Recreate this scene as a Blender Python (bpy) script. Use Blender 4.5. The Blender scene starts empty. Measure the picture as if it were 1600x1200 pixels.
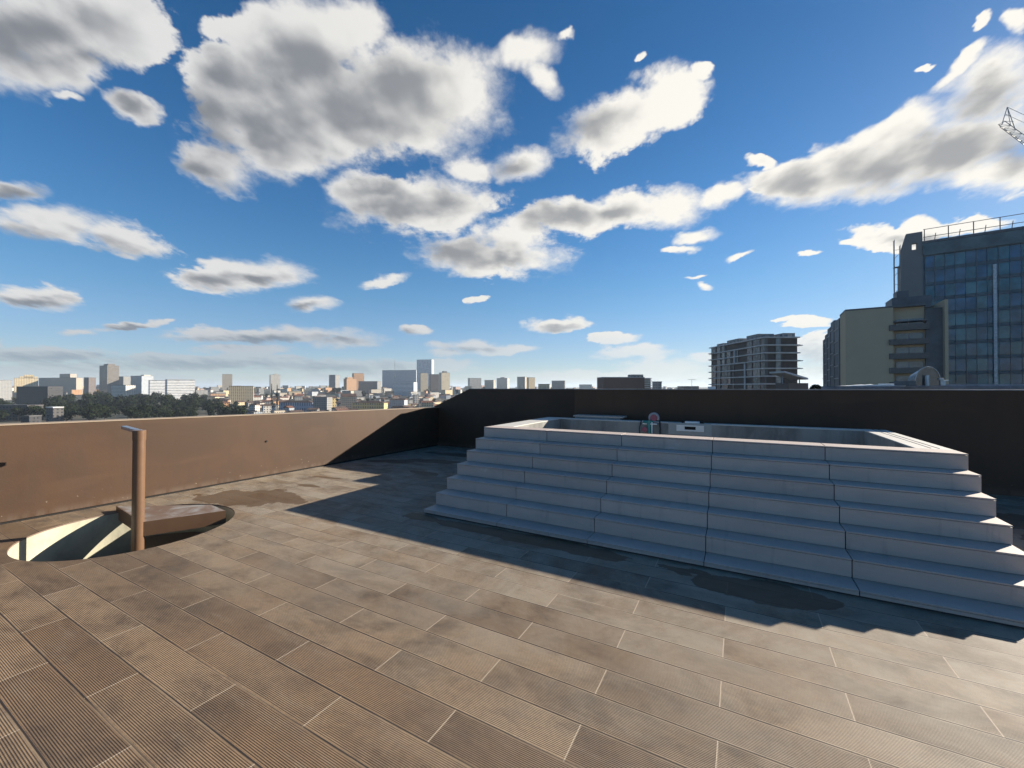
import bpy, bmesh, math, random
from mathutils import Vector, Matrix, noise as mnoise
from math import sin, cos, tan, radians, pi, sqrt, floor
C = bpy.context
S = C.scene
COL = S.collection
random.seed(7)

# ------------------------------------------------------------------ camera
YAW = radians(29.0); EYE = 1.55; FP = 640.0
FW = Vector((-sin(YAW), cos(YAW), 0)); RT = Vector((cos(YAW), sin(YAW), 0))
cam = bpy.data.cameras.new('camera'); cam.lens = 14.4; cam.sensor_width = 36; cam.sensor_fit = 'HORIZONTAL'
cam.clip_start = 0.05; cam.clip_end = 60000
co = bpy.data.objects.new('camera', cam); COL.objects.link(co)
co.location = (0, 0, EYE); co.rotation_euler = (radians(90 + 0.448), 0, YAW)
S.camera = co
S.render.resolution_x = 1024; S.render.resolution_y = 768
S.view_settings.view_transform = 'Standard'; S.view_settings.look = 'None'
S.view_settings.exposure = 1.32; S.view_settings.gamma = 1.0

# ------------------------------------------------------------------ sun
SUN = Vector((1.735, 2.228, 1.0)).normalized()
SEL = math.asin(SUN.z); SAZ = math.atan2(SUN.x, SUN.y)
sl = bpy.data.lights.new('sun', 'SUN'); sl.energy = 5.0; sl.angle = radians(0.5); sl.color = (1.0, 0.9, 0.76)
so = bpy.data.objects.new('sun', sl); COL.objects.link(so)
so.rotation_euler = SUN.to_track_quat('Z', 'Y').to_euler()

# ------------------------------------------------------------------ node helpers
class NT:
    def __init__(s, tree): s.t = tree; s.n = tree.nodes; s.l = tree.links
    def node(s, typ, **kw):
        n = s.n.new(typ)
        for k, v in kw.items():
            setattr(n, k, v)
        return n
    def put(s, sock, v):
        if isinstance(v, bpy.types.NodeSocket): s.l.new(v, sock)
        elif v is not None:
            if sock.type == 'RGBA' and len(v) == 3: v = (*v, 1)
            sock.default_value = v
    def m(s, op, a, b=None, c=None, clamp=False):
        n = s.node('ShaderNodeMath', operation=op, use_clamp=clamp)
        s.put(n.inputs[0], a)
        if b is not None: s.put(n.inputs[1], b)
        if c is not None: s.put(n.inputs[2], c)
        return n.outputs[0]
    def vm(s, op, a, b=None, out=0):
        n = s.node('ShaderNodeVectorMath', operation=op)
        s.put(n.inputs[0], a)
        if b is not None:
            s.put(n.inputs[3] if op == 'SCALE' else n.inputs[1], b)
        return n.outputs[out]
    def mix(s, f, a, b, mode='MIX'):
        n = s.node('ShaderNodeMix', data_type='RGBA', blend_type=mode)
        s.put(n.inputs[0], f); s.put(n.inputs[6], a); s.put(n.inputs[7], b)
        return n.outputs[2]
    def step(s, v, a, b, lo=0.0, hi=1.0):
        n = s.node('ShaderNodeMapRange', interpolation_type='SMOOTHSTEP')
        s.put(n.inputs[0], v); n.inputs[1].default_value = a; n.inputs[2].default_value = b
        n.inputs[3].default_value = lo; n.inputs[4].default_value = hi
        return n.outputs[0]
    def noise(s, vec, scale, detail=4, rough=0.55, dist=0.0, out=0):
        n = s.node('ShaderNodeTexNoise')
        s.put(n.inputs['Vector'], vec); n.inputs['Scale'].default_value = scale
        n.inputs['Detail'].default_value = detail; n.inputs['Roughness'].default_value = rough
        n.inputs['Distortion'].default_value = dist
        return n.outputs[out]
    def mapping(s, vec, loc=(0,0,0), rot=(0,0,0), sc=(1,1,1), typ='POINT'):
        n = s.node('ShaderNodeMapping', vector_type=typ)
        s.put(n.inputs[0], vec); n.inputs[1].default_value = loc
        n.inputs[2].default_value = rot; n.inputs[3].default_value = sc
        return n.outputs[0]
    def sep(s, v):
        n = s.node('ShaderNodeSeparateXYZ'); s.put(n.inputs[0], v); return n.outputs
    def comb(s, x, y, z):
        n = s.node('ShaderNodeCombineXYZ'); s.put(n.inputs[0], x); s.put(n.inputs[1], y); s.put(n.inputs[2], z)
        return n.outputs[0]

# ------------------------------------------------------------------ world: Nishita sky with a cloud layer fixed to compass directions
W = bpy.data.worlds.new('World'); S.world = W; W.use_nodes = True
W.cycles.sampling_method = 'MANUAL'; W.cycles.sample_map_resolution = 512
W.node_tree.nodes.clear()
w = NT(W.node_tree)
sky = w.node('ShaderNodeTexSky'); sky.sky_type = 'NISHITA'; sky.sun_disc = False
sky.sun_elevation = SEL; sky.sun_rotation = SAZ; sky.air_density = 1.0; sky.dust_density = 0.15; sky.ozone_density = 2.5; sky.altitude = 50
tc = w.node('ShaderNodeTexCoord')
d_ = tc.outputs['Generated']
fy = w.vm('DOT_PRODUCT', d_, tuple(FW), out=1); fx = w.vm('DOT_PRODUCT', d_, tuple(RT), out=1)
dz = w.sep(d_)[2]
fyc = w.m('MAXIMUM', fy, 0.05)
P = w.comb(w.m('DIVIDE', fx, fyc), w.m('DIVIDE', dz, fyc), 0.0)   # tangent-plane sky map centred on a fixed compass bearing
# clouds: azimuth / elevation ellipses of the cloud field (tangents)
CL = [(40,35,165,85,0),(190,55,88,58,-10),(70,105,110,40,0),(150,20,120,60,0),
 (350,115,90,70,0),(470,60,110,85,0),(480,190,190,85,0),(620,150,150,100,0),(705,140,80,75,0),(330,258,75,36,-22),(440,240,100,45,0),(540,30,65,55,0),(380,30,90,35,10),
 (815,80,60,26,15),(850,112,40,18,-50),(965,190,100,52,28),(1050,150,72,45,20),(1105,105,14,18,40),(815,257,60,28,0),(735,262,42,22,0),
 (655,320,132,50,0),(600,310,80,42,0),(560,300,46,32,0),(770,402,115,34,0),(800,370,70,40,0),(720,395,50,30,0),
 (900,338,85,32,4),(980,325,90,32,4),(1045,318,55,36,0),(1125,308,45,16,18),
 (1190,250,32,16,-20),(1250,285,85,40,5),(1380,255,150,58,12),(1500,225,140,62,15),(1560,130,110,52,30),(1430,195,70,34,25),(1570,270,120,34,5),
 (1090,368,40,12,8),(1065,390,36,8,5),(1155,397,26,6,8),(1500,105,55,14,42),(1545,28,24,10,48),(1590,30,20,22,40),(1440,98,20,7,20),(1180,300,12,6,0),
 (1385,372,66,20,-8),(1440,355,40,22,0),(1520,352,66,13,8),(1332,380,22,8,0),(1265,397,20,5,3),
 (85,350,105,30,-8),(185,372,95,28,-14),(20,295,60,14,-8),(350,432,80,30,0),(420,428,66,24,0),(490,473,42,11,0),(600,440,40,8,10),
 (60,465,78,20,0),(650,514,24,9,0),(880,508,56,11,2),(738,540,42,12,0),(800,547,45,7,4),(960,530,45,8,0),(1000,549,60,11,-3),(745,468,20,5,10),
 (420,524,180,13,0),(540,535,60,12,0),(210,508,60,6,4),(120,520,30,6,0),(60,555,150,14,0),(300,566,170,15,0),(490,570,140,12,0),(100,578,180,14,0),(640,576,110,12,3),(380,545,90,8,0),(960,588,220,10,0),(1040,574,80,14,0),
 (1100,560,26,8,0),(1262,503,44,8,0),(1285,545,50,30,0),(1220,500,20,4,0),(1280,585,60,16,0),
 (210,165,50,26,-20),(95,155,24,10,0),(1005,85,10,8,0),(885,50,14,6,20),(1102,445,14,5,-20),(1088,430,15,3,12)]
# grey cores: where the cloud is deep or turned away from the sun
DK = [(40,40,130,62,0),(130,85,70,28,-15),(330,190,62,75,20),(400,210,90,50,0),(450,110,120,55,0),(560,170,110,75,0),(610,110,80,40,0),(340,120,50,50,0),(305,258,50,20,-20),
 (600,325,80,26,0),(690,320,60,22,0),(590,295,40,20,0),(720,392,75,22,0),(780,405,50,14,0),(880,338,66,20,4),(950,332,40,12,6),(930,200,55,24,35),(800,262,30,12,0),
 (1260,290,55,22,5),(1370,268,120,34,10),(1480,240,110,36,14),(1570,240,70,34,0),(1560,140,60,22,30),(1440,372,60,8,0),
 (50,372,85,20,-8),(160,392,70,14,-12),(20,300,50,12,0),(325,440,55,14,0),(400,440,40,10,0),(55,474,60,10,0),(470,477,24,5,0),(400,532,170,7,0),(200,512,50,4,0),(80,562,140,9,0),(320,572,160,9,0),(530,575,100,8,0),(640,518,14,4,0),(870,514,36,5,0),(735,546,30,5,0),(1285,560,40,20,0),(205,168,44,20,-20)]
def ell_group(name, lst, soft):
    g = bpy.data.node_groups.new(name, 'ShaderNodeTree')
    g.interface.new_socket('Vector', in_out='INPUT', socket_type='NodeSocketVector')
    g.interface.new_socket('Dist', in_out='OUTPUT', socket_type='NodeSocketFloat')
    G = NT(g); gi = G.node('NodeGroupInput'); go = G.node('NodeGroupOutput')
    cur = None
    for (u, v, rx, ry, an) in lst:
        src = gi.outputs[0]
        if cur is not None:      # chain the look-ups one after another (keeps the shader stack small)
            q = G.node('ShaderNodeVectorMath', operation='MULTIPLY_ADD'); G.l.new(cur, q.inputs[0]); q.inputs[1].default_value = (1e-7, 1e-7, 0); G.l.new(gi.outputs[0], q.inputs[2]); src = q.outputs[0]
        mp = G.mapping(src, ((u-800)/FP, (605-v)/FP, 0), (0, 0, radians(an)), (rx/FP, ry/FP, 1), 'TEXTURE')
        ln = G.vm('LENGTH', mp, out=1)
        cur = ln if cur is None else G.m('SMOOTH_MIN', cur, ln, soft)
    G.l.new(cur, go.inputs[0])
    return g
_r = random.Random(12)
CL += [(_r.uniform(-40, 1110), _r.uniform(538, 592), _r.uniform(16, 46), _r.uniform(5, 11), _r.uniform(-4, 4)) for _ in range(26)]
g = ell_group('cloud_field', CL, 0.16); gd = ell_group('cloud_cores', DK, 0.5)
def field(vec, g=g):
    n = w.node('ShaderNodeGroup'); n.node_tree = g; w.l.new(vec, n.inputs[0]); return n.outputs[0]
# fractal edges: finer towards the horizon
elev = w.m('MAXIMUM', w.sep(P)[1], 0.02)
ep = w.m('ADD', elev, 0.30)
Pn = w.comb(w.m('DIVIDE', w.sep(P)[0], ep), w.m('DIVIDE', 1.0, ep), 0.0)      # flat cloud deck seen in perspective
n1 = w.noise(Pn, 3.6, 9, 0.62, 0.3); n2 = w.noise(Pn, 10.0, 8, 0.62, 0.2)
warpc = w.noise(Pn, 5.0, 5, 0.6, out=1)
warp = w.vm('SCALE', w.vm('SUBTRACT', warpc, (0.5, 0.5, 0.5)), w.m('MULTIPLY_ADD', elev, 0.16, 0.02))
Pw = w.vm('ADD', P, warp)
D0 = w.m('SUBTRACT', 1.0, field(Pw))
n4 = w.noise(Pn, 30.0, 5, 0.62, 0.2)
edge = w.m('ADD', w.m('MULTIPLY', w.m('SUBTRACT', n4, 0.5), 0.42), w.m('ADD', w.m('MULTIPLY', w.m('SUBTRACT', n1, 0.5), 1.25), w.m('MULTIPLY', w.m('SUBTRACT', n2, 0.5), 0.85)))
dens = w.m('ADD', D0, edge)
soft = w.step(w.noise(Pn, 1.6, 2, 0.5), 0.36, 0.62, 0.20, 0.95)      # crisp billows in places, thin veils in others
a0 = w.m('DIVIDE', w.m('ADD', w.m('SUBTRACT', dens, 0.04), w.m('MULTIPLY', soft, 0.33)), soft, clamp=True)
alpha = w.m('MULTIPLY', w.m('MULTIPLY', a0, a0), w.m('SUBTRACT', 3.0, w.m('MULTIPLY', a0, 2.0)))
# relief: the same billows sampled a little towards the sun; thick cores are grey, thin and sunward edges bright
p1 = w.noise(Pn, 4.2, 3, 0.5); p2 = w.noise(w.vm('ADD', Pn, (0.038, -0.03, 0)), 4.2, 3, 0.5)
rel = w.m('MULTIPLY', w.m('SUBTRACT', p2, p1), 2.9)
rel = w.m('ADD', rel, w.m('MULTIPLY', w.m('SUBTRACT', n2, 0.5), 0.3))
q_ = w.node('ShaderNodeVectorMath', operation='MULTIPLY_ADD'); w.l.new(dens, q_.inputs[0]); q_.inputs[1].default_value = (1e-7, 1e-7, 0); w.l.new(Pw, q_.inputs[2])
core = w.m('SUBTRACT', 1.0, field(q_.outputs[0], gd))
th = w.m('ADD', w.m('MULTIPLY', w.m('MAXIMUM', core, -1.0), 0.75), w.m('ADD', rel, w.m('MULTIPLY', w.m('MINIMUM', dens, 0.7), 0.45)))
shade = w.step(th, -0.30, 1.05)
sunc = w.vm('DOT_PRODUCT', d_, tuple(SUN), out=1)
near = w.step(sunc, -0.1, 0.9)
bright = w.mix(near, (0.86, 0.86, 0.85), (1.14, 1.10, 1.01))
dark = w.mix(near, (0.27, 0.29, 0.325), (0.44, 0.45, 0.46))
ccol = w.mix(shade, bright, dark)
# low clouds sink into the blue air near the horizon
low = w.step(elev, 0.02, 0.16, 0.55, 1.0)
hs = w.node('ShaderNodeHueSaturation'); w.l.new(w.step(dz, 0.0, 0.24, 1.0, 1.34), hs.inputs['Saturation']); hs.inputs['Hue'].default_value = 0.503
w.l.new(w.mix(w.step(dz, 0.0, 0.24), w.mix(1.0, sky.outputs[0], (0.76, 0.89, 1.18), 'MULTIPLY'), sky.outputs[0]), hs.inputs['Color'])
sk0 = w.vm('SCALE', hs.outputs[0], 0.062)
lum = w.vm('DOT_PRODUCT', sk0, (0.3, 0.4, 0.3), out=1)
skyb = w.vm('SCALE', w.vm('SCALE', sk0, w.step(dz, 0.15, 0.75, 1.0, 0.74)), w.m('DIVIDE', 1.20, w.m('MULTIPLY_ADD', lum, 2.2, 1.0)))
ccl = w.mix(0.5, ccol, w.mix(near, (0.19, 0.26, 0.35), (0.85, 0.86, 0.85)))
cl = w.vm('SCALE', w.mix(w.step(elev, 0.03, 0.26), ccl, ccol), 0.35)
final = w.mix(w.m('MULTIPLY', alpha, low), skyb, cl)
bg = w.node('ShaderNodeBackground'); w.l.new(final, bg.inputs[0]); bg.inputs[1].default_value = 1.0
ow = w.node('ShaderNodeOutputWorld'); w.l.new(bg.outputs[0], ow.inputs[0])

# ------------------------------------------------------------------ materials
MATS = {}
def mat(name, col, rough=0.7, var=0.12, scale=3.0, bump=0.0, bscale=40.0, metal=0.0, spec=0.5, col2=None):
    if name in MATS: return MATS[name]
    m = bpy.data.materials.new(name); m.use_nodes = True
    t = NT(m.node_tree); b = t.n['Principled BSDF']
    tcn = t.node('ShaderNodeTexCoord'); o = tcn.outputs['Object']
    n = t.noise(o, scale, 6, 0.6)
    c2 = col2 if col2 else tuple(x*(1-2.2*var) for x in col)
    c1 = tuple(min(1, x*(1+var)) for x in col)
    t.put(b.inputs['Base Color'], t.mix(t.step(n, 0.3, 0.7), c2, c1))
    b.inputs['Roughness'].default_value = rough; b.inputs['Metallic'].default_value = metal
    b.inputs['Specular IOR Level'].default_value = spec
    if bump > 0:
        bn = t.node('ShaderNodeBump'); bn.inputs['Strength'].default_value = bump; bn.inputs['Distance'].default_value = 0.01
        t.l.new(t.noise(o, bscale, 4, 0.6), bn.inputs['Height']); t.l.new(bn.outputs[0], b.inputs['Normal'])
    MATS[name] = m
    return m

def facade(name, col, glass=(0.03, 0.04, 0.05), bay=3.2, storey=3.0, ww=0.45, wh=0.5, strip=False):
    """far-off wall: rows of window openings laid out in metres on the wall itself"""
    if name in MATS: return MATS[name]
    m = bpy.data.materials.new(name); m.use_nodes = True
    t = NT(m.node_tree); b = t.n['Principled BSDF']
    tcn = t.node('ShaderNodeTexCoord'); x, y, z = t.sep(tcn.outputs['Object'])[:3]
    nx, ny, nz = t.sep(tcn.outputs['Normal'])[:3]
    s = t.m('ADD', t.m('MULTIPLY', x, t.m('ABSOLUTE', ny)), t.m('MULTIPLY', y, t.m('ABSOLUTE', nx)))
    fs = t.m('FRACT', t.m('ADD', t.m('DIVIDE', s, bay), 100.5)); fz = t.m('FRACT', t.m('ADD', t.m('DIVIDE', z, storey), 100.0))
    a = t.m('LESS_THAN', t.m('ABSOLUTE', t.m('SUBTRACT', fs, 0.5)), ww/2)
    bb = t.m('LESS_THAN', t.m('ABSOLUTE', t.m('SUBTRACT', fz, 0.55)), wh/2)
    w_ = bb if strip else t.m('MULTIPLY', a, bb)
    w_ = t.m('MULTIPLY', w_, t.m('LESS_THAN', t.m('ABSOLUTE', nz), 0.5))
    cell = t.node('ShaderNodeTexWhiteNoise'); t.l.new(t.comb(t.m('FLOOR', t.m('DIVIDE', s, bay)), t.m('FLOOR', t.m('DIVIDE', z, storey)), 0), cell.inputs[0])
    gl = t.mix(t.m('MULTIPLY', cell.outputs[0], 0.6), glass, tuple(min(1, c*5) for c in glass))
    oi = t.node('ShaderNodeObjectInfo')
    n = t.noise(tcn.outputs['Object'], 0.25, 5, 0.65)
    wall = t.mix(t.step(n, 0.3, 0.75), col, tuple(c*0.78 for c in col))
    wall = t.mix(t.m('MULTIPLY', oi.outputs['Random'], 0.25), wall, (0.3, 0.27, 0.24))
    t.put(b.inputs['Base Color'], t.mix(w_, wall, gl))
    t.put(b.inputs['Roughness'], t.m('SUBTRACT', 0.85, t.m('MULTIPLY', w_, 0.6)))
    MATS[name] = m
    return m

def floor_material():
    m = bpy.data.materials.new('ribbed_deck_tiles'); m.use_nodes = True
    t = NT(m.node_tree); b = t.n['Principled BSDF']
    tcn = t.node('ShaderNodeTexCoord'); o = tcn.outputs['Object']
    wob = t.vm('SCALE', t.vm('SUBTRACT', t.noise(o, 5.0, 3, 0.5, out=1), (0.5, 0.5, 0.5)), 0.003)
    pm = t.vm('ADD', t.vm('ADD', o, (1.195, -0.762, 0)), wob)
    def brick(mortar, smooth):
        br = t.node('ShaderNodeTexBrick'); br.offset = 0.5; br.offset_frequency = 2; br.squash = 1.0
        t.l.new(pm, br.inputs['Vector'])
        br.inputs['Color1'].default_value = (0, 0, 0, 1); br.inputs['Color2'].default_value = (1, 1, 1, 1)
        br.inputs['Mortar'].default_value = (0.5, 0.5, 0.5, 1)
        br.inputs['Scale'].default_value = 1.0; br.inputs['Mortar Size'].default_value = mortar
        br.inputs['Mortar Smooth'].default_value = smooth; br.inputs['Bias'].default_value = 0.0
        br.inputs['Brick Width'].default_value = 1.108; br.inputs['Row Height'].default_value = 0.2095
        return br
    br = brick(0.0022, 0.4)
    rnd = t.sep(br.outputs['Color'])[0]; grout = br.outputs['Fac']
    px, py, _ = t.sep(pm)[:3]
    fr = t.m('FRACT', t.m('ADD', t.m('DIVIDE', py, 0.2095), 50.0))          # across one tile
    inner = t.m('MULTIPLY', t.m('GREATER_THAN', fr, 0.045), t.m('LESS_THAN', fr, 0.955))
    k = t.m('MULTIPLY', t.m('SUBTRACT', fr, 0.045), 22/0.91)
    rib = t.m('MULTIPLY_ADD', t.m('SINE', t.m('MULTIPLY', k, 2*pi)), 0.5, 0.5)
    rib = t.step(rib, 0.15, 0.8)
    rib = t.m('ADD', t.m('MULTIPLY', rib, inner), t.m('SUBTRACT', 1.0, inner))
    # colours: baked-clay beige, tile-to-tile drift, groove shade painted dark, cement dust
    base = t.mix(rnd, (0.170, 0.108, 0.060), (0.330, 0.232, 0.140))
    n_big = t.noise(o, 0.55, 6, 0.62); ot = t.vm('ADD', o, t.comb(t.m('MULTIPLY', rnd, 37.0), t.m('MULTIPLY', rnd, 91.0), 0.0)); n_mid = t.noise(t.mapping(ot, sc=(0.9, 1.5, 1)), 2.4, 8, 0.7, 0.4); n_fine = t.noise(o, 38, 6, 0.7)
    n_str = t.noise(t.mapping(ot, sc=(1.2, 8.0, 1)), 1.6, 7, 0.65)
    base = t.mix(t.step(n_mid, 0.40, 0.70, 0.0, 0.9), base, (0.080, 0.054, 0.034))
    base = t.mix(t.m('MULTIPLY', t.step(n_big, 0.45, 0.75), 0.6), base, (0.33, 0.20, 0.10))
    base = t.mix(t.m('MULTIPLY', t.step(n_str, 0.5, 0.78), 0.5), base, (0.31, 0.245, 0.170))
    base = t.mix(t.m('MULTIPLY', t.step(n_fine, 0.35, 0.75), 0.35), base, (0.09, 0.07, 0.055))
    # pale mortar dust: heavy round the steps, thin elsewhere
    X, Y, _z = t.sep(o)[:3]
    dz_ = t.m('MULTIPLY', t.step(Y, 0.9, 3.6), t.step(t.noise(ot, 1.3, 8, 0.72, 0.6), 0.26, 0.70))
    base = t.mix(t.m('MULTIPLY', dz_, 0.66), base, (0.52, 0.47, 0.375))
    sc_ = t.m('MULTIPLY', t.step(t.noise(t.mapping(o, rot=(0, 0, 0.7), sc=(1, 3.5, 1)), 7.5, 8, 0.75), 0.66, 0.76), t.step(n_big, 0.40, 0.6))
    base = t.mix(t.m('MULTIPLY', sc_, 0.75), base, (0.50, 0.47, 0.42))
    groove_shade = t.m('MULTIPLY', t.m('SUBTRACT', 1.0, rib), 0.62)  # occlusion shade of the grooves, put into the tile colour
    base = t.mix(groove_shade, base, (0.035, 0.024, 0.018))
    row = t.m('FLOOR', t.m('DIVIDE', py, 0.2095))
    par = t.m('SUBTRACT', 1.0, t.m('ABSOLUTE', t.m('MODULO', row, 2.0)))
    fxx = t.m('FRACT', t.m('ADD', t.m('DIVIDE', t.m('MULTIPLY_ADD', par, 0.554, px), 1.108), 50.0))
    ds_ = t.m('MULTIPLY', t.m('MINIMUM', fxx, t.m('SUBTRACT', 1.0, fxx)), 1.108)
    dl_ = t.m('MULTIPLY', t.m('MINIMUM', fr, t.m('SUBTRACT', 1.0, fr)), 0.2095)
    gs = t.m('MULTIPLY', t.step(ds_, 0.0022, 0.0042, 1.0, 0.0), t.step(t.noise(o, 1.7, 2, 0.5), 0.3, 0.42, 0.45, 1.0)); gl_ = t.step(dl_, 0.0016, 0.0034, 1.0, 0.0)
    gcol = t.mix(t.step(t.noise(o, 1.1, 4, 0.6), 0.4, 0.6), (0.20, 0.15, 0.10), (0.045, 0.033, 0.025))
    base = t.mix(gl_, base, gcol)
    base = t.mix(gs, base, (0.40, 0.32, 0.23))
    # dark open gap on one side of many long joints
    edge_ = t.m('MULTIPLY', t.m('LESS_THAN', fr, 0.034), t.m('GREATER_THAN', fr, 0.006))
    base = t.mix(t.m('MULTIPLY', edge_, t.step(t.noise(t.mapping(o, sc=(0.5, 4.7, 1)), 1.3, 2, 0.5), 0.34, 0.46)), base, (0.035, 0.026, 0.02))
    # puddles and damp patches with their own ragged outlines
    def blob(cx, cy, rx, ry, an, nscale=1.9, amp=2.2):
        mp = t.mapping(o, (cx, cy, 0), (0, 0, an), (rx, ry, 1), 'TEXTURE')
        ln = t.vm('LENGTH', mp, out=1)
        return t.step(t.m('ADD', t.m('SUBTRACT', 1.0, ln), t.m('MULTIPLY', t.m('SUBTRACT', t.noise(o, nscale, 5, 0.55), 0.5), amp)), 0.0, 0.03)
    wet = None
    for a in [(-6.1, 3.22, 0.78, 0.40, 0.35), (-5.55, 3.5, 0.42, 0.22, -0.2), (-6.2, 4.62, 0.3, 0.05, 0.1), (-5.9, 4.1, 0.24, 0.06, 0.1),
              (-1.9, 3.75, 1.5, 0.13, 0.0), (0.2, 3.66, 0.42, 0.2, 0.05), (-5.6, 6.7, 0.6, 0.2, 0.2), (-5.0, 5.7, 0.4, 0.12, 0.0), (-6.3, 6.3, 0.5, 0.18, 0.4), (-5.7, 7.6, 0.7, 0.2, 0.0),
              (2.6, 7.0, 0.7, 0.3, 0.1), (2.9, 6.2, 0.5, 0.25, 0.1)]:
        q = blob(*a); wet = q if wet is None else t.m('MAXIMUM', wet, q)
    wetcol = t.mix(0.35, base, (0.075, 0.042, 0.022))
    wetcol = t.mix(0.78, base, (0.088, 0.047, 0.019))
    base = t.mix(wet, base, wetcol)
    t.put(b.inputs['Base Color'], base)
    t.put(b.inputs['Roughness'], t.m('SUBTRACT', t.m('MULTIPLY_ADD', n_mid, 0.25, 0.58), t.m('MULTIPLY', wet, 0.05)))
    b.inputs['Specular IOR Level'].default_value = 0.4
    h = t.m('ADD', t.m('MULTIPLY', rib, 0.0016), t.m('MULTIPLY', n_fine, 0.0007))
    h = t.m('SUBTRACT', h, t.m('MULTIPLY', grout, 0.0012))
    h = t.m('MULTIPLY', h, t.m('SUBTRACT', 1.0, t.m('MULTIPLY', wet, 0.5)))
    bn = t.node('ShaderNodeBump'); bn.inputs['Strength'].default_value = 0.8; bn.inputs['Distance'].default_value = 1.0
    t.l.new(h, bn.inputs['Height']); t.l.new(bn.outputs[0], b.inputs['Normal'])
    return m

def stained(name, col, stain, rough=0.6, sc=(1, 1, 1), s1=1.2, s2=9.0, amt=0.5, spec=0.4, bump=0.15, low=None):
    if name in MATS: return MATS[name]
    m = bpy.data.materials.new(name); m.use_nodes = True
    t = NT(m.node_tree); b = t.n['Principled BSDF']
    tcn = t.node('ShaderNodeTexCoord'); o = t.mapping(tcn.outputs['Object'], sc=sc)
    a = t.noise(o, s1, 8, 0.65, 0.5); c = t.noise(o, s2, 6, 0.7); f = t.noise(tcn.outputs['Object'], 70, 4, 0.7)
    k = t.mix(t.m('MULTIPLY', t.step(a, 0.38, 0.72), amt), col, stain)
    k = t.mix(t.m('MULTIPLY', t.step(c, 0.5, 0.8), amt*0.6), k, tuple(min(1, x*1.25) for x in col))
    k = t.mix(t.m('MULTIPLY', f, 0.12), k, (0.05, 0.05, 0.05))
    t.put(b.inputs['Base Color'], k)
    t.put(b.inputs['Roughness'], t.m('MULTIPLY_ADD', c, 0.2, rough - 0.1)); b.inputs['Specular IOR Level'].default_value = spec
    bn = t.node('ShaderNodeBump'); bn.inputs['Strength'].default_value = bump; bn.inputs['Distance'].default_value = 0.004
    t.l.new(t.m('ADD', f, c), bn.inputs['Height']); t.l.new(bn.outputs[0], b.inputs['Normal'])
    MATS[name] = m
    return m

def wall_paint():
    m = bpy.data.materials.new('brown_wall_paint'); m.use_nodes = True
    t = NT(m.node_tree); b = t.n['Principled BSDF']; o = t.node('ShaderNodeTexCoord').outputs['Object']
    a = t.noise(o, 0.9, 6, 0.6, 0.8); c = t.noise(t.mapping(o, sc=(3, 3, 0.5)), 2.2, 6, 0.65); sm = t.noise(t.mapping(o, rot=(0.5, 0, 0), sc=(1, 0.5, 3.0)), 1.1, 5, 0.6, 0.4)
    k = t.mix(t.step(a, 0.35, 0.7), (0.072, 0.0385, 0.0205), (0.058, 0.0325, 0.0185))
    k = t.mix(t.m('MULTIPLY', t.step(c, 0.5, 0.72), 0.35), k, (0.050, 0.031, 0.020))
    k = t.mix(t.m('MULTIPLY', t.step(sm, 0.54, 0.72), 0.35), k, (0.095, 0.053, 0.030))
    z = t.sep(o)[2]; sp = t.noise(o, 26, 3, 0.6)
    k = t.mix(t.m('MULTIPLY', t.step(sp, 0.68, 0.72), t.step(z, 0.05, 0.30, 0.8, 0.0)), k, (0.33, 0.28, 0.22))   # mortar splashes near the foot
    k = t.mix(t.m('MULTIPLY', t.step(z, 0.03, 0.13, 0.35, 0.0), t.step(c, 0.35, 0.6)), k, (0.16, 0.12, 0.09))
    t.put(b.inputs['Base Color'], k); t.put(b.inputs['Roughness'], t.m('MULTIPLY_ADD', c, 0.25, 0.45)); b.inputs['Specular IOR Level'].default_value = 0.35
    bn = t.node('ShaderNodeBump'); bn.inputs['Strength'].default_value = 0.35; bn.inputs['Distance'].default_value = 0.01
    t.l.new(t.m('ADD', t.m('MULTIPLY', t.noise(o, 55, 4, 0.65), 0.25), a), bn.inputs['Height']); t.l.new(bn.outputs[0], b.inputs['Normal'])
    MATS['brown_wall_paint'] = m; return m
M_wall = wall_paint() if True else stained('brown_wall_paint', (0.080, 0.045, 0.027), (0.062, 0.036, 0.022), 0.62, (1, 0.55, 1.3), 0.8, 2.2, 0.8, 0.35, 0.12)
M_cap = stained('wall_cap_plaster', (0.36, 0.28, 0.20), (0.26, 0.20, 0.15), 0.7)
M_black = mat('dark_joint', (0.012, 0.011, 0.010), 0.9)
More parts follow.
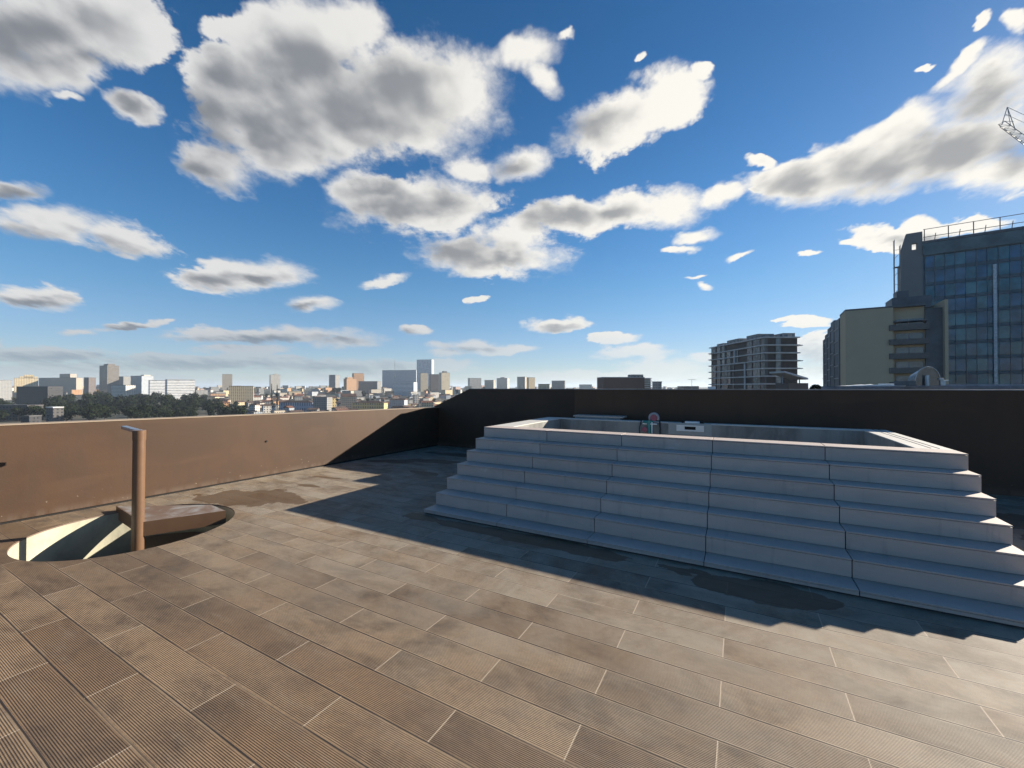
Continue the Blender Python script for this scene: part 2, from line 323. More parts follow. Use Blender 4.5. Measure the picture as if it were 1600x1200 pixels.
def slab_stone():
    m = bpy.data.materials.new('pale_porcelain_slab'); m.use_nodes = True
    t = NT(m.node_tree); b = t.n['Principled BSDF']; o = t.node('ShaderNodeTexCoord').outputs['Object']
    x, y, z = t.sep(o)[:3]
    wn = t.node('ShaderNodeTexWhiteNoise')
    t.l.new(t.comb(t.m('FLOOR', t.m('DIVIDE', t.m('ADD', x, 3.39), 1.04)), t.m('FLOOR', t.m('DIVIDE', t.m('SUBTRACT', z, 0.0565), 0.1485)), 0), wn.inputs[0])
    cell = wn.outputs[0]
    oc = t.vm('ADD', o, t.comb(t.m('MULTIPLY', cell, 31.0), 0.0, t.m('MULTIPLY', cell, 17.0)))
    cloud = t.noise(t.mapping(oc, sc=(1, 1, 2.2)), 2.6, 7, 0.66, 0.6); vein = t.noise(t.mapping(oc, rot=(0, 0.3, 0), sc=(0.6, 1, 4)), 5.0, 7, 0.72, 1.2)
    drip = t.noise(t.mapping(o, sc=(9, 2, 0.8)), 1.6, 5, 0.65); sp = t.noise(o, 42, 4, 0.7); dust = t.noise(t.mapping(o, sc=(1, 3, 1)), 3.2, 8, 0.72)
    k = t.mix(cell, (0.445, 0.368, 0.318), (0.515, 0.430, 0.372))
    k = t.mix(t.step(cloud, 0.36, 0.7, 0.0, 0.5), k, (0.375, 0.31, 0.27))
    k = t.mix(t.step(vein, 0.54, 0.70, 0.0, 0.35), k, (0.56, 0.48, 0.42))
    k = t.mix(t.step(drip, 0.56, 0.70, 0.0, 0.30), k, (0.25, 0.215, 0.19))
    k = t.mix(t.step(dust, 0.58, 0.74, 0.0, 0.5), k, (0.60, 0.54, 0.48))
    k = t.mix(t.step(sp, 0.66, 0.76, 0.0, 0.5), k, (0.22, 0.19, 0.17))
    t.put(b.inputs['Base Color'], k); t.put(b.inputs['Roughness'], t.m('MULTIPLY_ADD', cloud, 0.35, 0.38)); b.inputs['Specular IOR Level'].default_value = 0.4
    bn = t.node('ShaderNodeBump'); bn.inputs['Strength'].default_value = 0.15; bn.inputs['Distance'].default_value = 0.004
    t.l.new(t.m('ADD', sp, vein), bn.inputs['Height']); t.l.new(bn.outputs[0], b.inputs['Normal'])
    return m
M_step = slab_stone()
M_cop = stained('sunlit_coping_slab', (0.60, 0.58, 0.52), (0.50, 0.48, 0.44), 0.55, (0.6, 1, 1), 1.3, 6.0, 0.6, 0.4, 0.06)  # same slab as the steps, made paler to carry direct sunlight
M_core = mat('grey_mortar_core', (0.05, 0.05, 0.05), 0.95)
M_basin = stained('bare_cement_render', (0.30, 0.295, 0.275), (0.13, 0.13, 0.125), 0.85, (1.4, 1.4, 0.5), 1.6, 6.0, 0.9, 0.2, 0.4)
M_pit = stained('cream_plaster', (0.42, 0.40, 0.30), (0.22, 0.22, 0.18), 0.85, (1, 1, 0.8), 2.4, 8.0, 0.7, 0.2, 0.4)
M_rust = stained('brown_steel_paint', (0.15, 0.083, 0.045), (0.115, 0.064, 0.036), 0.38, (1, 1, 1), 3.0, 14.0, 0.6, 0.5, 0.08)
M_rustdark = stained('brown_steel_dusty', (0.17, 0.115, 0.085), (0.34, 0.35, 0.34), 0.55, (1.5, 1.5, 1), 2.6, 11.0, 0.95, 0.4, 0.1)
M_steel = mat('galvanised_steel', (0.42, 0.43, 0.46), 0.35, 0.1, 20, metal=0.8)
M_white = mat('white_plastic', (0.78, 0.78, 0.75), 0.4, 0.06)
M_foliage = mat('shaded_foliage', (0.016, 0.023, 0.009), 0.95, 0.3, 0.35, spec=0.05)  # green lowered so the valley's cloud shadow sits in the leaf colour
M_foliage2 = mat('olive_foliage', (0.05, 0.056, 0.022), 0.95, 0.3, 0.35, spec=0.05)
M_bark = mat('tree_bark', (0.09, 0.07, 0.05), 0.9)

# ------------------------------------------------------------------ mesh helpers
class MB:
    def __init__(s): s.v = []; s.f = []
    def quad(s, *p):
        i = len(s.v); s.v += [tuple(q) for q in p]; s.f.append(tuple(range(i, i+len(p)))); return s
    def box(s, x0, x1, y0, y1, z0, z1, M=None):
        i = len(s.v)
        p = [(x0,y0,z0),(x1,y0,z0),(x1,y1,z0),(x0,y1,z0),(x0,y0,z1),(x1,y0,z1),(x1,y1,z1),(x0,y1,z1)]
        if M: p = [tuple(M @ Vector(q)) for q in p]
        s.v += p
        s.f += [tuple(i+k for k in q) for q in [(3,2,1,0),(4,5,6,7),(0,1,5,4),(1,2,6,5),(2,3,7,6),(3,0,4,7)]]
        return s
    def prism(s, pts, z0, z1):
        n = len(pts); i = len(s.v)
        z0f = z0 if callable(z0) else (lambda k: z0); z1f = z1 if callable(z1) else (lambda k: z1)
        s.v += [(p[0], p[1], z0f(k)) for k, p in enumerate(pts)] + [(p[0], p[1], z1f(k)) for k, p in enumerate(pts)]
        s.f.append(tuple(i+k for k in reversed(range(n)))); s.f.append(tuple(i+n+k for k in range(n)))
        for k in range(n):
            j = (k+1) % n; s.f.append((i+k, i+j, i+n+j, i+n+k))
        return s
    def tube(s, a, b, r, n=12, r2=None, cap=True):
        a = Vector(a); b = Vector(b); d = (b-a).normalized()
        x = d.orthogonal().normalized(); y = d.cross(x); i = len(s.v); r2 = r if r2 is None else r2
        for c, rr in ((a, r), (b, r2)):
            for k in range(n):
                t = 2*pi*k/n; s.v.append(tuple(c + x*(rr*cos(t)) + y*(rr*sin(t))))
        for k in range(n):
            j = (k+1) % n; s.f.append((i+k, i+j, i+n+j, i+n+k))
        if cap: s.f.append(tuple(i+k for k in reversed(range(n)))); s.f.append(tuple(i+n+k for k in range(n)))
        return s
    def path(s, pts, r, n=8):
        for a, b in zip(pts, pts[1:]): s.tube(a, b, r, n)
        return s
    def ball(s, c, r, n=14, m=8, sc=(1,1,1), half=False):
        i = len(s.v); c = Vector(c)
        top = pi/2 if half else pi
        for a in range(m+1):
            ph = top*a/m
            for k in range(n):
                t = 2*pi*k/n
                s.v.append((c.x + r*sc[0]*sin(ph)*cos(t), c.y + r*sc[1]*sin(ph)*sin(t), c.z + r*sc[2]*cos(ph)))
        for a in range(m):
            for k in range(n):
                j = (k+1) % n; s.f.append((i+a*n+k, i+(a+1)*n+k, i+(a+1)*n+j, i+a*n+j))
        return s
    def build(s, name, m, parent=None, bevel=0.0, smooth=False, loc=None):
        me = bpy.data.meshes.new(name); me.from_pydata(s.v, [], s.f); me.validate()
        bm = bmesh.new(); bm.from_mesh(me)
        bmesh.ops.recalc_face_normals(bm, faces=bm.faces)
        if bevel > 0:
            bmesh.ops.remove_doubles(bm, verts=bm.verts, dist=1e-6)
            bmesh.ops.bevel(bm, geom=list(bm.edges), offset=bevel, segments=2, affect='EDGES', profile=0.5)
        bm.to_mesh(me); bm.free()
        if smooth:
            for p in me.polygons: p.use_smooth = True
            try: me.set_sharp_from_angle(angle=radians(40))
            except Exception: pass
        me.materials.append(m)
        o = bpy.data.objects.new(name, me); COL.objects.link(o)
        if parent: o.parent = parent
        if loc is not None: o.location = loc
        return o

def tag(o, label=None, cat=None, group=None, kind=None):
    if label: o['label'] = label
    if cat: o['category'] = cat
    if group: o['group'] = group
    if kind: o['kind'] = kind
    return o
def thing(name, label, cat, loc=(0,0,0), rz=0.0, group=None):
    o = bpy.data.objects.new(name, None); o.empty_display_size = 0.2; COL.objects.link(o)
    o.location = loc; o.rotation_euler = (0, 0, rz)
    return tag(o, label, cat, group)
def copy_tree(o, parent=None):
    c = o.copy(); COL.objects.link(c); c.parent = parent
    for ch in [k for k in list(COL.objects) if k.parent == o]: copy_tree(ch, c)
    return c
def P2(u, d, z=0.0):
    """a point d metres out along the view bearing of picture column u"""
    return FW*d + RT*((u-800)/FP*d) + Vector((0, 0, z))
def zat(v, d): return EYE + (605-v)/FP*d

# ------------------------------------------------------------------ terrace floor with the round stair opening
PC = (-5.855, 1.965); PR = 0.905
def lwx(y): return -7.32 + 0.037*y
bm = bmesh.new()
outer = [(-7.6, -6), (9, -6), (9, 10), (-7.6, 10)]
ov = [bm.verts.new((*p, 0)) for p in outer]
NC = 96
iv = [bm.verts.new((PC[0]+PR*cos(2*pi*k/NC), PC[1]+PR*sin(2*pi*k/NC), 0)) for k in range(NC)]
ed = [bm.edges.new((ov[k], ov[(k+1) % 4])) for k in range(4)] + [bm.edges.new((iv[k], iv[(k+1) % NC])) for k in range(NC)]
bmesh.ops.triangle_fill(bm, edges=ed, use_beauty=True)
for f in bm.faces:
    f.normal_update()
    if f.normal.z < 0: f.normal_flip()
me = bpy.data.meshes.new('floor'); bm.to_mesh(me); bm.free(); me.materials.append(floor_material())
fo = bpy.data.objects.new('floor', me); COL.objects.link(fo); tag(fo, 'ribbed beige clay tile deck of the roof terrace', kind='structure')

# round opening: lined shaft
t = thing('stair_shaft', 'round cream plastered shaft opening in the terrace floor', 'stairwell', (PC[0], PC[1], 0))
m = MB(); N = 96
for k in range(N):
    a0, a1 = 2*pi*k/N, 2*pi*(k+1)/N
    for (za, zb) in ((-0.012, -0.9), (-0.9, -1.8), (-1.8, -2.7)):
        m.quad((PR*cos(a0), PR*sin(a0), za), (PR*cos(a1), PR*sin(a1), za), (PR*cos(a1), PR*sin(a1), zb), (PR*cos(a0), PR*sin(a0), zb))
m.build('shaft_lining', M_pit, t, smooth=True)
MB().prism([(PR*cos(2*pi*k/48), PR*sin(2*pi*k/48)) for k in range(48)], -2.8, -2.7).build('shaft_floor', M_basin, t)
m = MB()
for k in range(N):
    a0, a1 = 2*pi*k/N, 2*pi*(k+1)/N; r0 = PR-0.004; r1 = PR+0.0005
    m.quad((r0*cos(a0), r0*sin(a0), -0.012), (r0*cos(a1), r0*sin(a1), -0.012), (r1*cos(a1), r1*sin(a1), -0.0005), (r1*cos(a0), r1*sin(a0), -0.0005))
m.build('tile_edge', mat('cut_tile_edge', (0.16, 0.11, 0.08), 0.8), t)

# spiral stair head: newel post, arm, landing, added dark plate and treads below
t = thing('spiral_stair', 'brown steel spiral stair with tall newel post and top landing in the round opening', 'spiral stair', (PC[0], PC[1], -2.7))
H0 = 2.7
MB().tube((0.0, 0, 0), (0.022, 0.012, H0+1.065), 0.055, 32).build('newel_post', M_rust, t, smooth=True)
MB().tube((0.021, 0.012, H0+0.965), (0.0225, 0.012, H0+1.072), 0.0585, 32).build('post_sleeve', M_rust, t, smooth=True)
arm_d = Vector((-0.72, 0.11, 0)).normalized(); side = Vector((-arm_d.y, arm_d.x, 0))
m = MB()
Ma = Matrix(((arm_d.x, side.x, 0, 0.02), (arm_d.y, side.y, 0, 0.012), (0, 0, 1, H0+1.072), (0, 0, 0, 1)))
m.box(0.02, 0.80, -0.028, 0.028, -0.035, 0.004, Ma)
m.build('handrail_arm', M_steel, t, bevel=0.004)
def loc_(u, v, z):
    d = FP*(EYE-z)/(v-605); p = FW*d + RT*((u-800)/FP*d)
    return (p.x-PC[0], p.y-PC[1])
A = (0.050, 0.034)
B = loc_(354, 797.5, 0.05); Cc = loc_(331, 788, 0.05); Dd = loc_(184, 790.5, 0.05)
land = [A, B, Cc, Dd]
MB().prism(land, H0-0.10, H0+0.05).build('landing', M_rustdark, t, bevel=0.004)
m = MB()   # fascia plates on the two open sides
def plate(a, b, z0, z1, th=0.006):
    a = Vector((*a, 0)); b = Vector((*b, 0)); n = Vector(((b-a).y, -(b-a).x, 0)).normalized()*th
    m.prism([(a+n*0.3)[:2], (b+n*0.3)[:2], (b+n*1.3)[:2], (a+n*1.3)[:2]], z0, z1)
plate(A, B, H0-0.105, H0+0.053); plate(Dd, A, H0-0.10, H0+0.053)
m.build('landing_fascia', M_rust, t)
aB = math.atan2(B[1], B[0])
shade_plate = [(0.04*cos(aB), 0.04*sin(aB))] + [(0.875*cos(aB - radians(q)), 0.875*sin(aB - radians(q))) for q in range(-100, 171, 10)]
MB().prism(shade_plate, H0-0.40, H0-0.365).build('tread_or_shade_plate', M_rust, t)  # invented plate, not a tread; keeps the shaft below the landing dark
MB().prism([(0.04*cos(aB - radians(171)), 0.04*sin(aB - radians(171)))] + [(0.80*cos(aB - radians(q)), 0.80*sin(aB - radians(q))) for q in (171, 178, 185, 188)], H0-0.33, H0-0.295).build('tread_or_shade_plate', M_rust, t)
for k in range(1, 9):
    a = radians(20 - 30*k - 60); a1 = a - radians(30); z = H0 - 0.2*k - 0.6
    pts = [(0.06*cos(a), 0.06*sin(a)), (0.84*cos(a), 0.84*sin(a)), (0.84*cos((a+a1)/2)*1.01, 0.84*sin((a+a1)/2)*1.01), (0.84*cos(a1), 0.84*sin(a1)), (0.06*cos(a1), 0.06*sin(a1))]
    MB().prism(pts, z-0.04, z).build('tread_or_shade_plate', M_rust, t)

# ------------------------------------------------------------------ parapet walls
t = thing('parapet_wall', 'sunlit low brown painted parapet wall on the left with pale cap', 'wall', (0, 0, 0))
y0, y1 = -6.0, 8.6
def lz(y): return 1.145 - 0.0152*y
ya, yb = y0, y1
m = MB(); pts = [(lwx(ya), ya), (lwx(yb), yb), (lwx(yb)-0.25, yb), (lwx(ya)-0.25, ya)]
zt = [lz(ya), lz(yb), lz(yb), lz(ya)]
m.prism(pts, 0.028, lambda k: zt[k]-0.009); m.build('wall_face', M_wall, t)
m = MB(); m.prism([(lwx(ya)-0.012, ya), (lwx(yb)-0.012, yb), (lwx(yb)-0.24, yb), (lwx(ya)-0.24, ya)], -0.01, 0.0275); m.build('base_gap', M_black, t)
m = MB(); m.prism([(lwx(ya)+0.008, ya), (lwx(yb)+0.008, yb), (lwx(yb)-0.258, yb), (lwx(ya)-0.258, ya)], lambda k: zt[k]-0.009, lambda k: zt[k]); m.build('wall_cap', M_cap, t)
MB().tube((lwx(4.15)-0.01, 4.15, 0.615), (lwx(4.15)+0.012, 4.15, 0.613), 0.016, 12).build('pipe_stub', M_black, t)

BT = 1.512
t = thing('back_wall', 'tall dark brown terrace wall in shade behind the pool, sloping down at its left end', 'wall', (0, 0, 0))
def yA(x): return 8.60
m = MB()   # section A with raked left end (profile in x,z)
prof = [(-7.22, 0), (-7.22, 1.005), (-6.02, BT-0.012), (-2.9, BT-0.012), (-2.9, 0)]
n = len(prof); m.v = [(x, 8.60, z) for x, z in prof] + [(x, 8.85, z) for x, z in prof]
m.f = [tuple(range(n)), tuple(reversed(range(n, 2*n)))] + [(k, (k+1) % n, n+(k+1) % n, n+k) for k in range(n)]
m.build('wall_panel', M_wall, t)
def yB(x): return 8.02 + 0.085*(x+2.97)
m = MB(); xa, xb = -2.97, 9.2
m.prism([(xa, yB(xa)), (xb, yB(xb)), (xb, yB(xb)+0.3), (xa, 8.598)], 0, BT-0.012); m.build('wall_panel', M_wall, t)
m = MB(); m.prism([(xa-0.01, yB(xa)-0.012), (xb, yB(xb)-0.012), (xb, yB(xb)+0.31), (xa-0.01, yB(xa)+0.28)], BT-0.012, BT+0.004); m.build('wall_cap', mat('zinc_cap', (0.22, 0.22, 0.23), 0.5, metal=0.4), t)
MB().box(-6.02, -2.985, 8.588, 8.86, BT-0.012, BT+0.004).build('wall_cap', MATS['zinc_cap'], t)

# ------------------------------------------------------------------ stepped pool platform
X0, X1 = -3.39, 1.81; YF = 3.885; TR = 0.2262; Z0 = 0.055; RS = 0.1485
ZT = Z0 + 6*RS
t = thing('stepped_pool', 'raised rectangular plunge pool with seven pale slab steps along its front', 'pool', (0, 0, 0))
seams = [X0, X0+1.04, X0+2.08, X0+3.12, X0+4.16, X1]
GP = 0.0035
for k in range(7):
    y = YF + k*TR; zb = 0.012 if k == 0 else Z0+(k-1)*RS; zt_ = Z0+k*RS
    yb = y + TR + 0.03 if k < 6 else 5.50
    m = MB(); rr = random.Random(k)
    for a, b in zip(seams, seams[1:]):
        a2 = a + (GP if a > X0 else 0); b2 = b - (GP if b < X1 else 0)
        j = rr.uniform(-0.0008, 0.0008)
        m.box(a2, b2, y-0.004+j, yb, zt_-0.012, zt_)               # tread slab
        m.box(a2, b2, y+j, y+0.012, zb+0.003, zt_-0.016)           # riser slab
    for xs, sgn in ((X0, 1), (X1, -1)):                              # end slabs
        m.box(min(xs, xs+sgn*0.012), max(xs, xs+sgn*0.012), y+0.0125, 5.5 if k == 6 else y+TR, 0.012, zt_-0.0165)
    st = m.build('step', M_step, t, bevel=0.0012)
    MB().box(X0+0.014, X1-0.014, y+0.0135, y+TR+0.01 if k < 6 else 5.49, 0.0, zt_-0.0135).build('mortar_core', M_core, st)
XI0, XI1, YI0, YI1 = -3.03, 1.53, 5.50, 7.42
YE = 7.62
# coping on the other three sides (butted)
m = MB(); m.box(X0, XI0, 5.502, YE, ZT-0.012, ZT); m.box(XI1, X1, 5.502, YE, ZT-0.012, ZT); m.box(XI0+0.001, XI1-0.001, YI1, YE, ZT-0.012, ZT)
m.build('coping', M_cop, t, bevel=0.0015)
m = MB(); m.box(1.655, 1.662, 5.56, YE-0.02, ZT-0.001, ZT+0.0025); m.box(1.715, 1.724, 5.56, YE-0.02, ZT-0.001, ZT+0.0025); m.build('coping_slot', M_core, t)
m = MB(); m.box(X0+0.005, XI0-0.004, 5.502, YE-0.005, 0, ZT-0.0125); m.box(XI1+0.004, X1-0.005, 5.502, YE-0.005, 0, ZT-0.0125); m.box(XI0-0.0039, XI1+0.0039, YI1+0.004, YE-0.005, 0, ZT-0.0125)
m.build('outer_wall', M_step, t)
m = MB()
zb = 0.02
m.quad((XI0, YI0, zb), (XI1, YI0, zb), (XI1, YI1, zb), (XI0, YI1, zb))
m.quad((XI0, YI1, zb), (XI1, YI1, zb), (XI1, YI1, ZT-0.0122), (XI0, YI1, ZT-0.0122))
m.quad((XI0, YI0, zb), (XI0, YI1, zb), (XI0, YI1, ZT-0.0122), (XI0, YI0, ZT-0.0122))
m.quad((XI1, YI0, zb), (XI1, YI1, zb), (XI1, YI1, ZT-0.0122), (XI1, YI0, ZT-0.0122))
m.quad((XI0, YI0, zb), (XI1, YI0, zb), (XI1, YI0, ZT-0.0122), (XI0, YI0, ZT-0.0122))
m.build('basin', M_basin, t)
# skimmer in the far wall of the basin
def on_far(u, v, y=YI1):
    dx = FW + RT*((u-800)/FP); s = y/dx.y; return dx.x*s, EYE-(v-605)/FP*s
sx0, sz1 = on_far(1057, 663.5); sx1, sz0 = on_far(1100, 675)
m = MB(); yy = YI1-0.001
m.box(sx0, sx1, yy-0.02, yy, sz1-0.022, sz1); m.box(sx0, sx1, yy-0.02, yy, sz0, sz0+0.028)
m.box(sx0, sx0+0.02, yy-0.02, yy, sz0+0.028, sz1-0.022); m.box(sx1-0.02, sx1, yy-0.02, yy, sz0+0.028, sz1-0.022)
cx = (sx0+sx1)/2
m.box(sx0+0.02, cx-0.085, yy-0.012, yy, sz0+0.028, sz1-0.022); m.box(cx+0.085, sx1-0.02, yy-0.012, yy, sz0+0.028, sz1-0.022)
sk = m.build('skimmer_frame', M_white, t, bevel=0.002)
MB().box(cx-0.084, cx+0.084, yy-0.006, yy-0.001, sz0+0.0285, sz1-0.0225).build('skimmer_mouth', M_black, sk)
MB().box(sx0-0.13, sx1+0.11, yy-0.004, yy+0.0005, sz0-0.06, sz1+0.03).build('fresh_mortar_patch', stained('fresh_mortar', (0.38, 0.38, 0.36), (0.28, 0.28, 0.27), 0.8), t)

# things lying on the far rim
xa_, _ = on_far(897, 652, 7.66); xb_, _ = on_far(974, 655, 7.66)
t = thing('paving_slab', 'loose pale grey slab lying on the far rim of the pool, left of the hose', 'slab', (xa_, 7.60, ZT+0.001))
MB().box(0, (xb_-xa_), 0, 0.34, 0.03, 0.055).build('slab_top', M_step, t, bevel=0.003)
MB().box(0.03, (xb_-xa_)-0.05, 0.03, 0.30, 0, 0.0295).build('slab_base', mat('slab_under', (0.30, 0.32, 0.34), 0.8), t, bevel=0.003)
xa_, _ = on_far(1071, 659, 7.6); xb_, _ = on_far(1094, 660, 7.6)
t = thing('skimmer_lid', 'thin white hatch plate with black corner clips lying above the pool skimmer', 'hatch', (xa_, 7.47, ZT+0.001))
MB().box(0, xb_-xa_, 0, 0.16, 0, 0.022).build('lid_plate', M_white, t, bevel=0.002)
MB().box(-0.05, 0.0, 0.0, 0.1, 0, 0.04).build('corner_clip', M_black, t, bevel=0.004)
MB().box(xb_-xa_, xb_-xa_+0.06, 0.0, 0.1, 0, 0.034).build('corner_clip', M_black, t, bevel=0.004)
# hose reel / valve hanging over the far rim
hx, _ = on_far(1017, 660, 7.40)
t = thing('pool_hose', 'teal pool valve with round pink head and black hoses hanging over the far rim', 'hose', (hx, 7.40, ZT))
M_teal = mat('teal_plastic', (0.03, 0.20, 0.19), 0.4); M_pink = mat('faded_red_plastic', (0.30, 0.07, 0.11), 0.45); M_hose = mat('black_hose', (0.015, 0.015, 0.017), 0.5)
m = MB()
ring = [(0.05+0.072*cos(a), 0.0, 0.075+0.072*sin(a)) for a in [radians(q) for q in range(-30, 211, 15)]]
m.path(ring, 0.022, 10); m.build('grey_ring', mat('grey_plastic', (0.34, 0.35, 0.38), 0.45), t, smooth=True)
MB().tube((0.05, -0.03, 0.072), (0.05, 0.025, 0.072), 0.055, 24).build('gauge_head', M_pink, t, smooth=True)
m = MB(); m.tube((-0.02, -0.04, -0.22), (-0.02, -0.04, 0.03), 0.035, 14); m.tube((-0.12, -0.04, 0.0), (0.04, -0.04, 0.0), 0.028, 12); m.build('valve_body', M_teal, t, smooth=True)
m = MB(); m.tube((0.03, -0.075, -0.19), (0.03, -0.075, 0.0), 0.011, 10); m.tube((-0.13, -0.045, 0.012), (-0.06, -0.045, 0.012), 0.012, 10); m.tube((-0.13, -0.045, -0.03), (-0.06, -0.045, -0.03), 0.012, 10); m.tube((0.0, -0.06, -0.03), (0.11, -0.06, -0.03), 0.012, 10); m.build('white_pipe', M_white, t, smooth=True)
MB().tube((-0.10, -0.05, -0.13), (-0.10, -0.02, -0.13), 0.045, 16).build('red_handwheel', M_pink, t, smooth=True)
m = MB()
m.path([(0.05+0.09*cos(a), 0.02, 0.04+0.10*sin(a)) for a in [radians(q) for q in range(150, -1, -15)]] + [(0.155, -0.02, -0.1), (0.15, -0.05, -0.5)], 0.012, 8); m.build('hose', M_hose, t, smooth=True)
m = MB(); m.path([(-0.16, -0.02, 0.02), (-0.185, -0.04, -0.1), (-0.18, -0.05, -0.5)], 0.01, 8); m.build('hose', M_hose, t, smooth=True)

# ------------------------------------------------------------------ terrain of the town
def gz(l, d):
    k = min(1, max(0, (d-420)/1900.0)); k = k*k*(3-2*k)
    z = -34 + 31*k
    z += 4.0*mnoise.noise(Vector((l/420, d/420, 3.1)))*min(1, d/700) + 7*k*mnoise.noise(Vector((l/900, d/900, 8)))
    if d > 3200: z -= min(60, (d-3200)*0.02)
    return z
def ground_material():
    m = bpy.data.materials.new('town_ground'); m.use_nodes = True
    t = NT(m.node_tree); b = t.n['Principled BSDF']; o = t.node('ShaderNodeTexCoord').outputs['Object']
    a = t.noise(o, 0.012, 8, 0.6); c = t.noise(o, 0.05, 6, 0.6)
    k = t.mix(t.step(a, 0.42, 0.58), (0.022, 0.030, 0.015), (0.05, 0.046, 0.034))
    k = t.mix(t.m('MULTIPLY', t.step(c, 0.5, 0.65), 0.5), k, (0.09, 0.08, 0.07))
    t.put(b.inputs['Base Color'], k); b.inputs['Roughness'].default_value = 0.95
    return m
m = MB(); ds = [-50000, -20000, -8000, -3000, -1200, -400, -100, 5, 40, 100, 200] + [300+60*i for i in range(40)] + [3000, 3600, 5000, 9000, 20000, 50000]
nu = 60; idx = []
for d in ds:
    row = []
    half = max(900, abs(d)*2.2)
    for i in range(nu+1):
        l = -half + 2*half*i/nu; p = FW*d + RT*l
        row.append(len(m.v)); m.v.append((p.x, p.y, gz(l, d)))
    idx.append(row)
for a, b in zip(idx, idx[1:]):
    for i in range(nu): m.f.append((a[i], a[i+1], b[i+1], b[i]))
tag(m.build('ground', ground_material(), smooth=True), 'valley and low hill under the town', kind='structure')
def ground_at(u, d): return gz((u-800)/FP*d, d)

# ------------------------------------------------------------------ trees
def crown_mesh(seed, w_, h, n):
    r = random.Random(seed); m = MB()
    lobes = []
    for _ in range(9):
        a = r.uniform(0, 2*pi); q = r.uniform(0, 0.6)*w_/2
        lobes.append((q*cos(a), q*sin(a), h*r.uniform(0.35, 0.85), w_*r.uniform(0.16, 0.30)))
    lobes.append((0, 0, h*0.6, w_*0.33))
    for k in range(n):
        L = r.choice(lobes)
        v = Vector((r.gauss(0, 1), r.gauss(0, 1), r.gauss(0, 1))).normalized()
        rad = L[3]*(0.65+0.45*r.random())
        c = Vector(L[:3]) + v*rad
        if c.z < h*0.18: c.z = h*0.18 + r.random()*h*0.1
        s = r.uniform(0.35, 0.75)*w_/9
        nrm = (v + Vector((r.uniform(-.7,.7), r.uniform(-.7,.7), r.uniform(-.3,.7)))).normalized()
        x = nrm.orthogonal().normalized(); y = nrm.cross(x)
        an = r.uniform(0, pi); x, y = x*cos(an)+y*sin(an), y*cos(an)-x*sin(an)
        m.quad(c-x*s-y*s*0.3, c+y*s*0.8-x*s*0.2, c+x*s+y*s*0.2, c-y*s*0.9+x*s*0.1)
    return m
def tree_proto(seed, w_, h, n, fol, label):
    t = thing('tree', label, 'tree', (0, 0, 0))
    crown_mesh(seed, w_, h, n).build('crown', fol, t)
    m = MB(); m.tube((0, 0, -1.5), (0.1, 0, h*0.35), w_*0.035, 8, w_*0.022); m.tube((0.1, 0, h*0.33), (w_*0.12, 0.1, h*0.6), w_*0.02, 6, w_*0.008); m.tube((0.1, 0, h*0.33), (-w_*0.13, -0.3, h*0.62), w_*0.018, 6, w_*0.008)
    m.build('trunk', M_bark, t)
    return t
TP = [tree_proto(1, 13, 13, 520, M_foliage, 'x'), tree_proto(2, 11, 15, 520, M_foliage, 'x'), tree_proto(3, 15, 12, 560, M_foliage, 'x'), tree_proto(4, 9, 10, 380, M_foliage2, 'x')]
used = [False]*4
TREES = []
def put_tree(i, u, d, s, rz, label, group='trees in the valley below the parapet'):
    o = TP[i] if not used[i] else copy_tree(TP[i]); used[i] = True
    p = P2(u, d); o.location = (p.x, p.y, ground_at(u, d)); o.scale = (s, s, s*random.uniform(0.85, 1.15)); o.rotation_euler = (0, 0, rz)
    tag(o, label, 'tree', group); TREES.append((u, d, o)); return o

# ------------------------------------------------------------------ far buildings
LM = []   # labelled registry (u, d, object, label)
def bld(name, label, cat, u0, u1, vt, d, dep, wallm, rz=0.0, vb=None, extras=None, roofm=None, group=None, ztop=None):
    """box-shaped block: front width given by the columns it spans at distance d, turned rz from facing us"""
    uc = (u0+u1)/2; rz = -rz if rz < -0.5 else rz
    tb = (uc-800)/FP; span = (u1-u0)/FP*d
    ff = cos(rz) - tb*sin(rz); sf = -sin(rz) - tb*cos(rz)      # how much one metre of front / side fills the view
    if sf*dep > 0.6*span or -sf*dep > 0.6*span: dep = 0.6*span/abs(sf)
    wd = max(4.0, (span - abs(sf)*dep)/max(0.3, ff))
    p = P2(uc, d) - RT*(sf*dep/2); zg = ground_at(uc, d) - 3
    zt_ = zat(vt, d) if ztop is None else ztop
    t = thing(name, label, cat, (p.x, p.y, zg), YAW + rz, group)
    h = zt_ - zg
    MB().box(-wd/2, wd/2, 0, dep, 0, h).build('wall', wallm, t)
    MB().box(-wd/2-0.2, wd/2+0.2, -0.2, dep+0.2, h, h+0.7).build('roof', roofm or M_flat, t)
    if extras: extras(t, wd, dep, h)
    LM.append((uc, d, t)); return t
M_flat = mat('flat_roof_grey', (0.12, 0.115, 0.11), 0.9, 0.2, 0.1)
M_tile = mat('clay_roof_tiles', (0.17, 0.075, 0.045), 0.85, 0.25, 0.4)
M_tile2 = mat('weathered_roof_tiles', (0.085, 0.05, 0.038), 0.9, 0.25, 0.4)
M_tile3 = mat('dark_roof_sheet', (0.035, 0.033, 0.036), 0.7, 0.2, 0.3)
F_cream = facade('cream_render', (0.66, 0.52, 0.30)); F_white = facade('white_render', (0.62, 0.58, 0.51)); F_grey = facade('grey_render', (0.24, 0.235, 0.225))
F_tower = facade('brown_tower_render', (0.20, 0.165, 0.125), bay=2.6, storey=3.1, ww=0.6, wh=0.55)
F_ribbon = facade('white_ribbon', (0.78, 0.78, 0.76), (0.06, 0.07, 0.09), 3.0, 3.6, 0.5, 0.4, True)
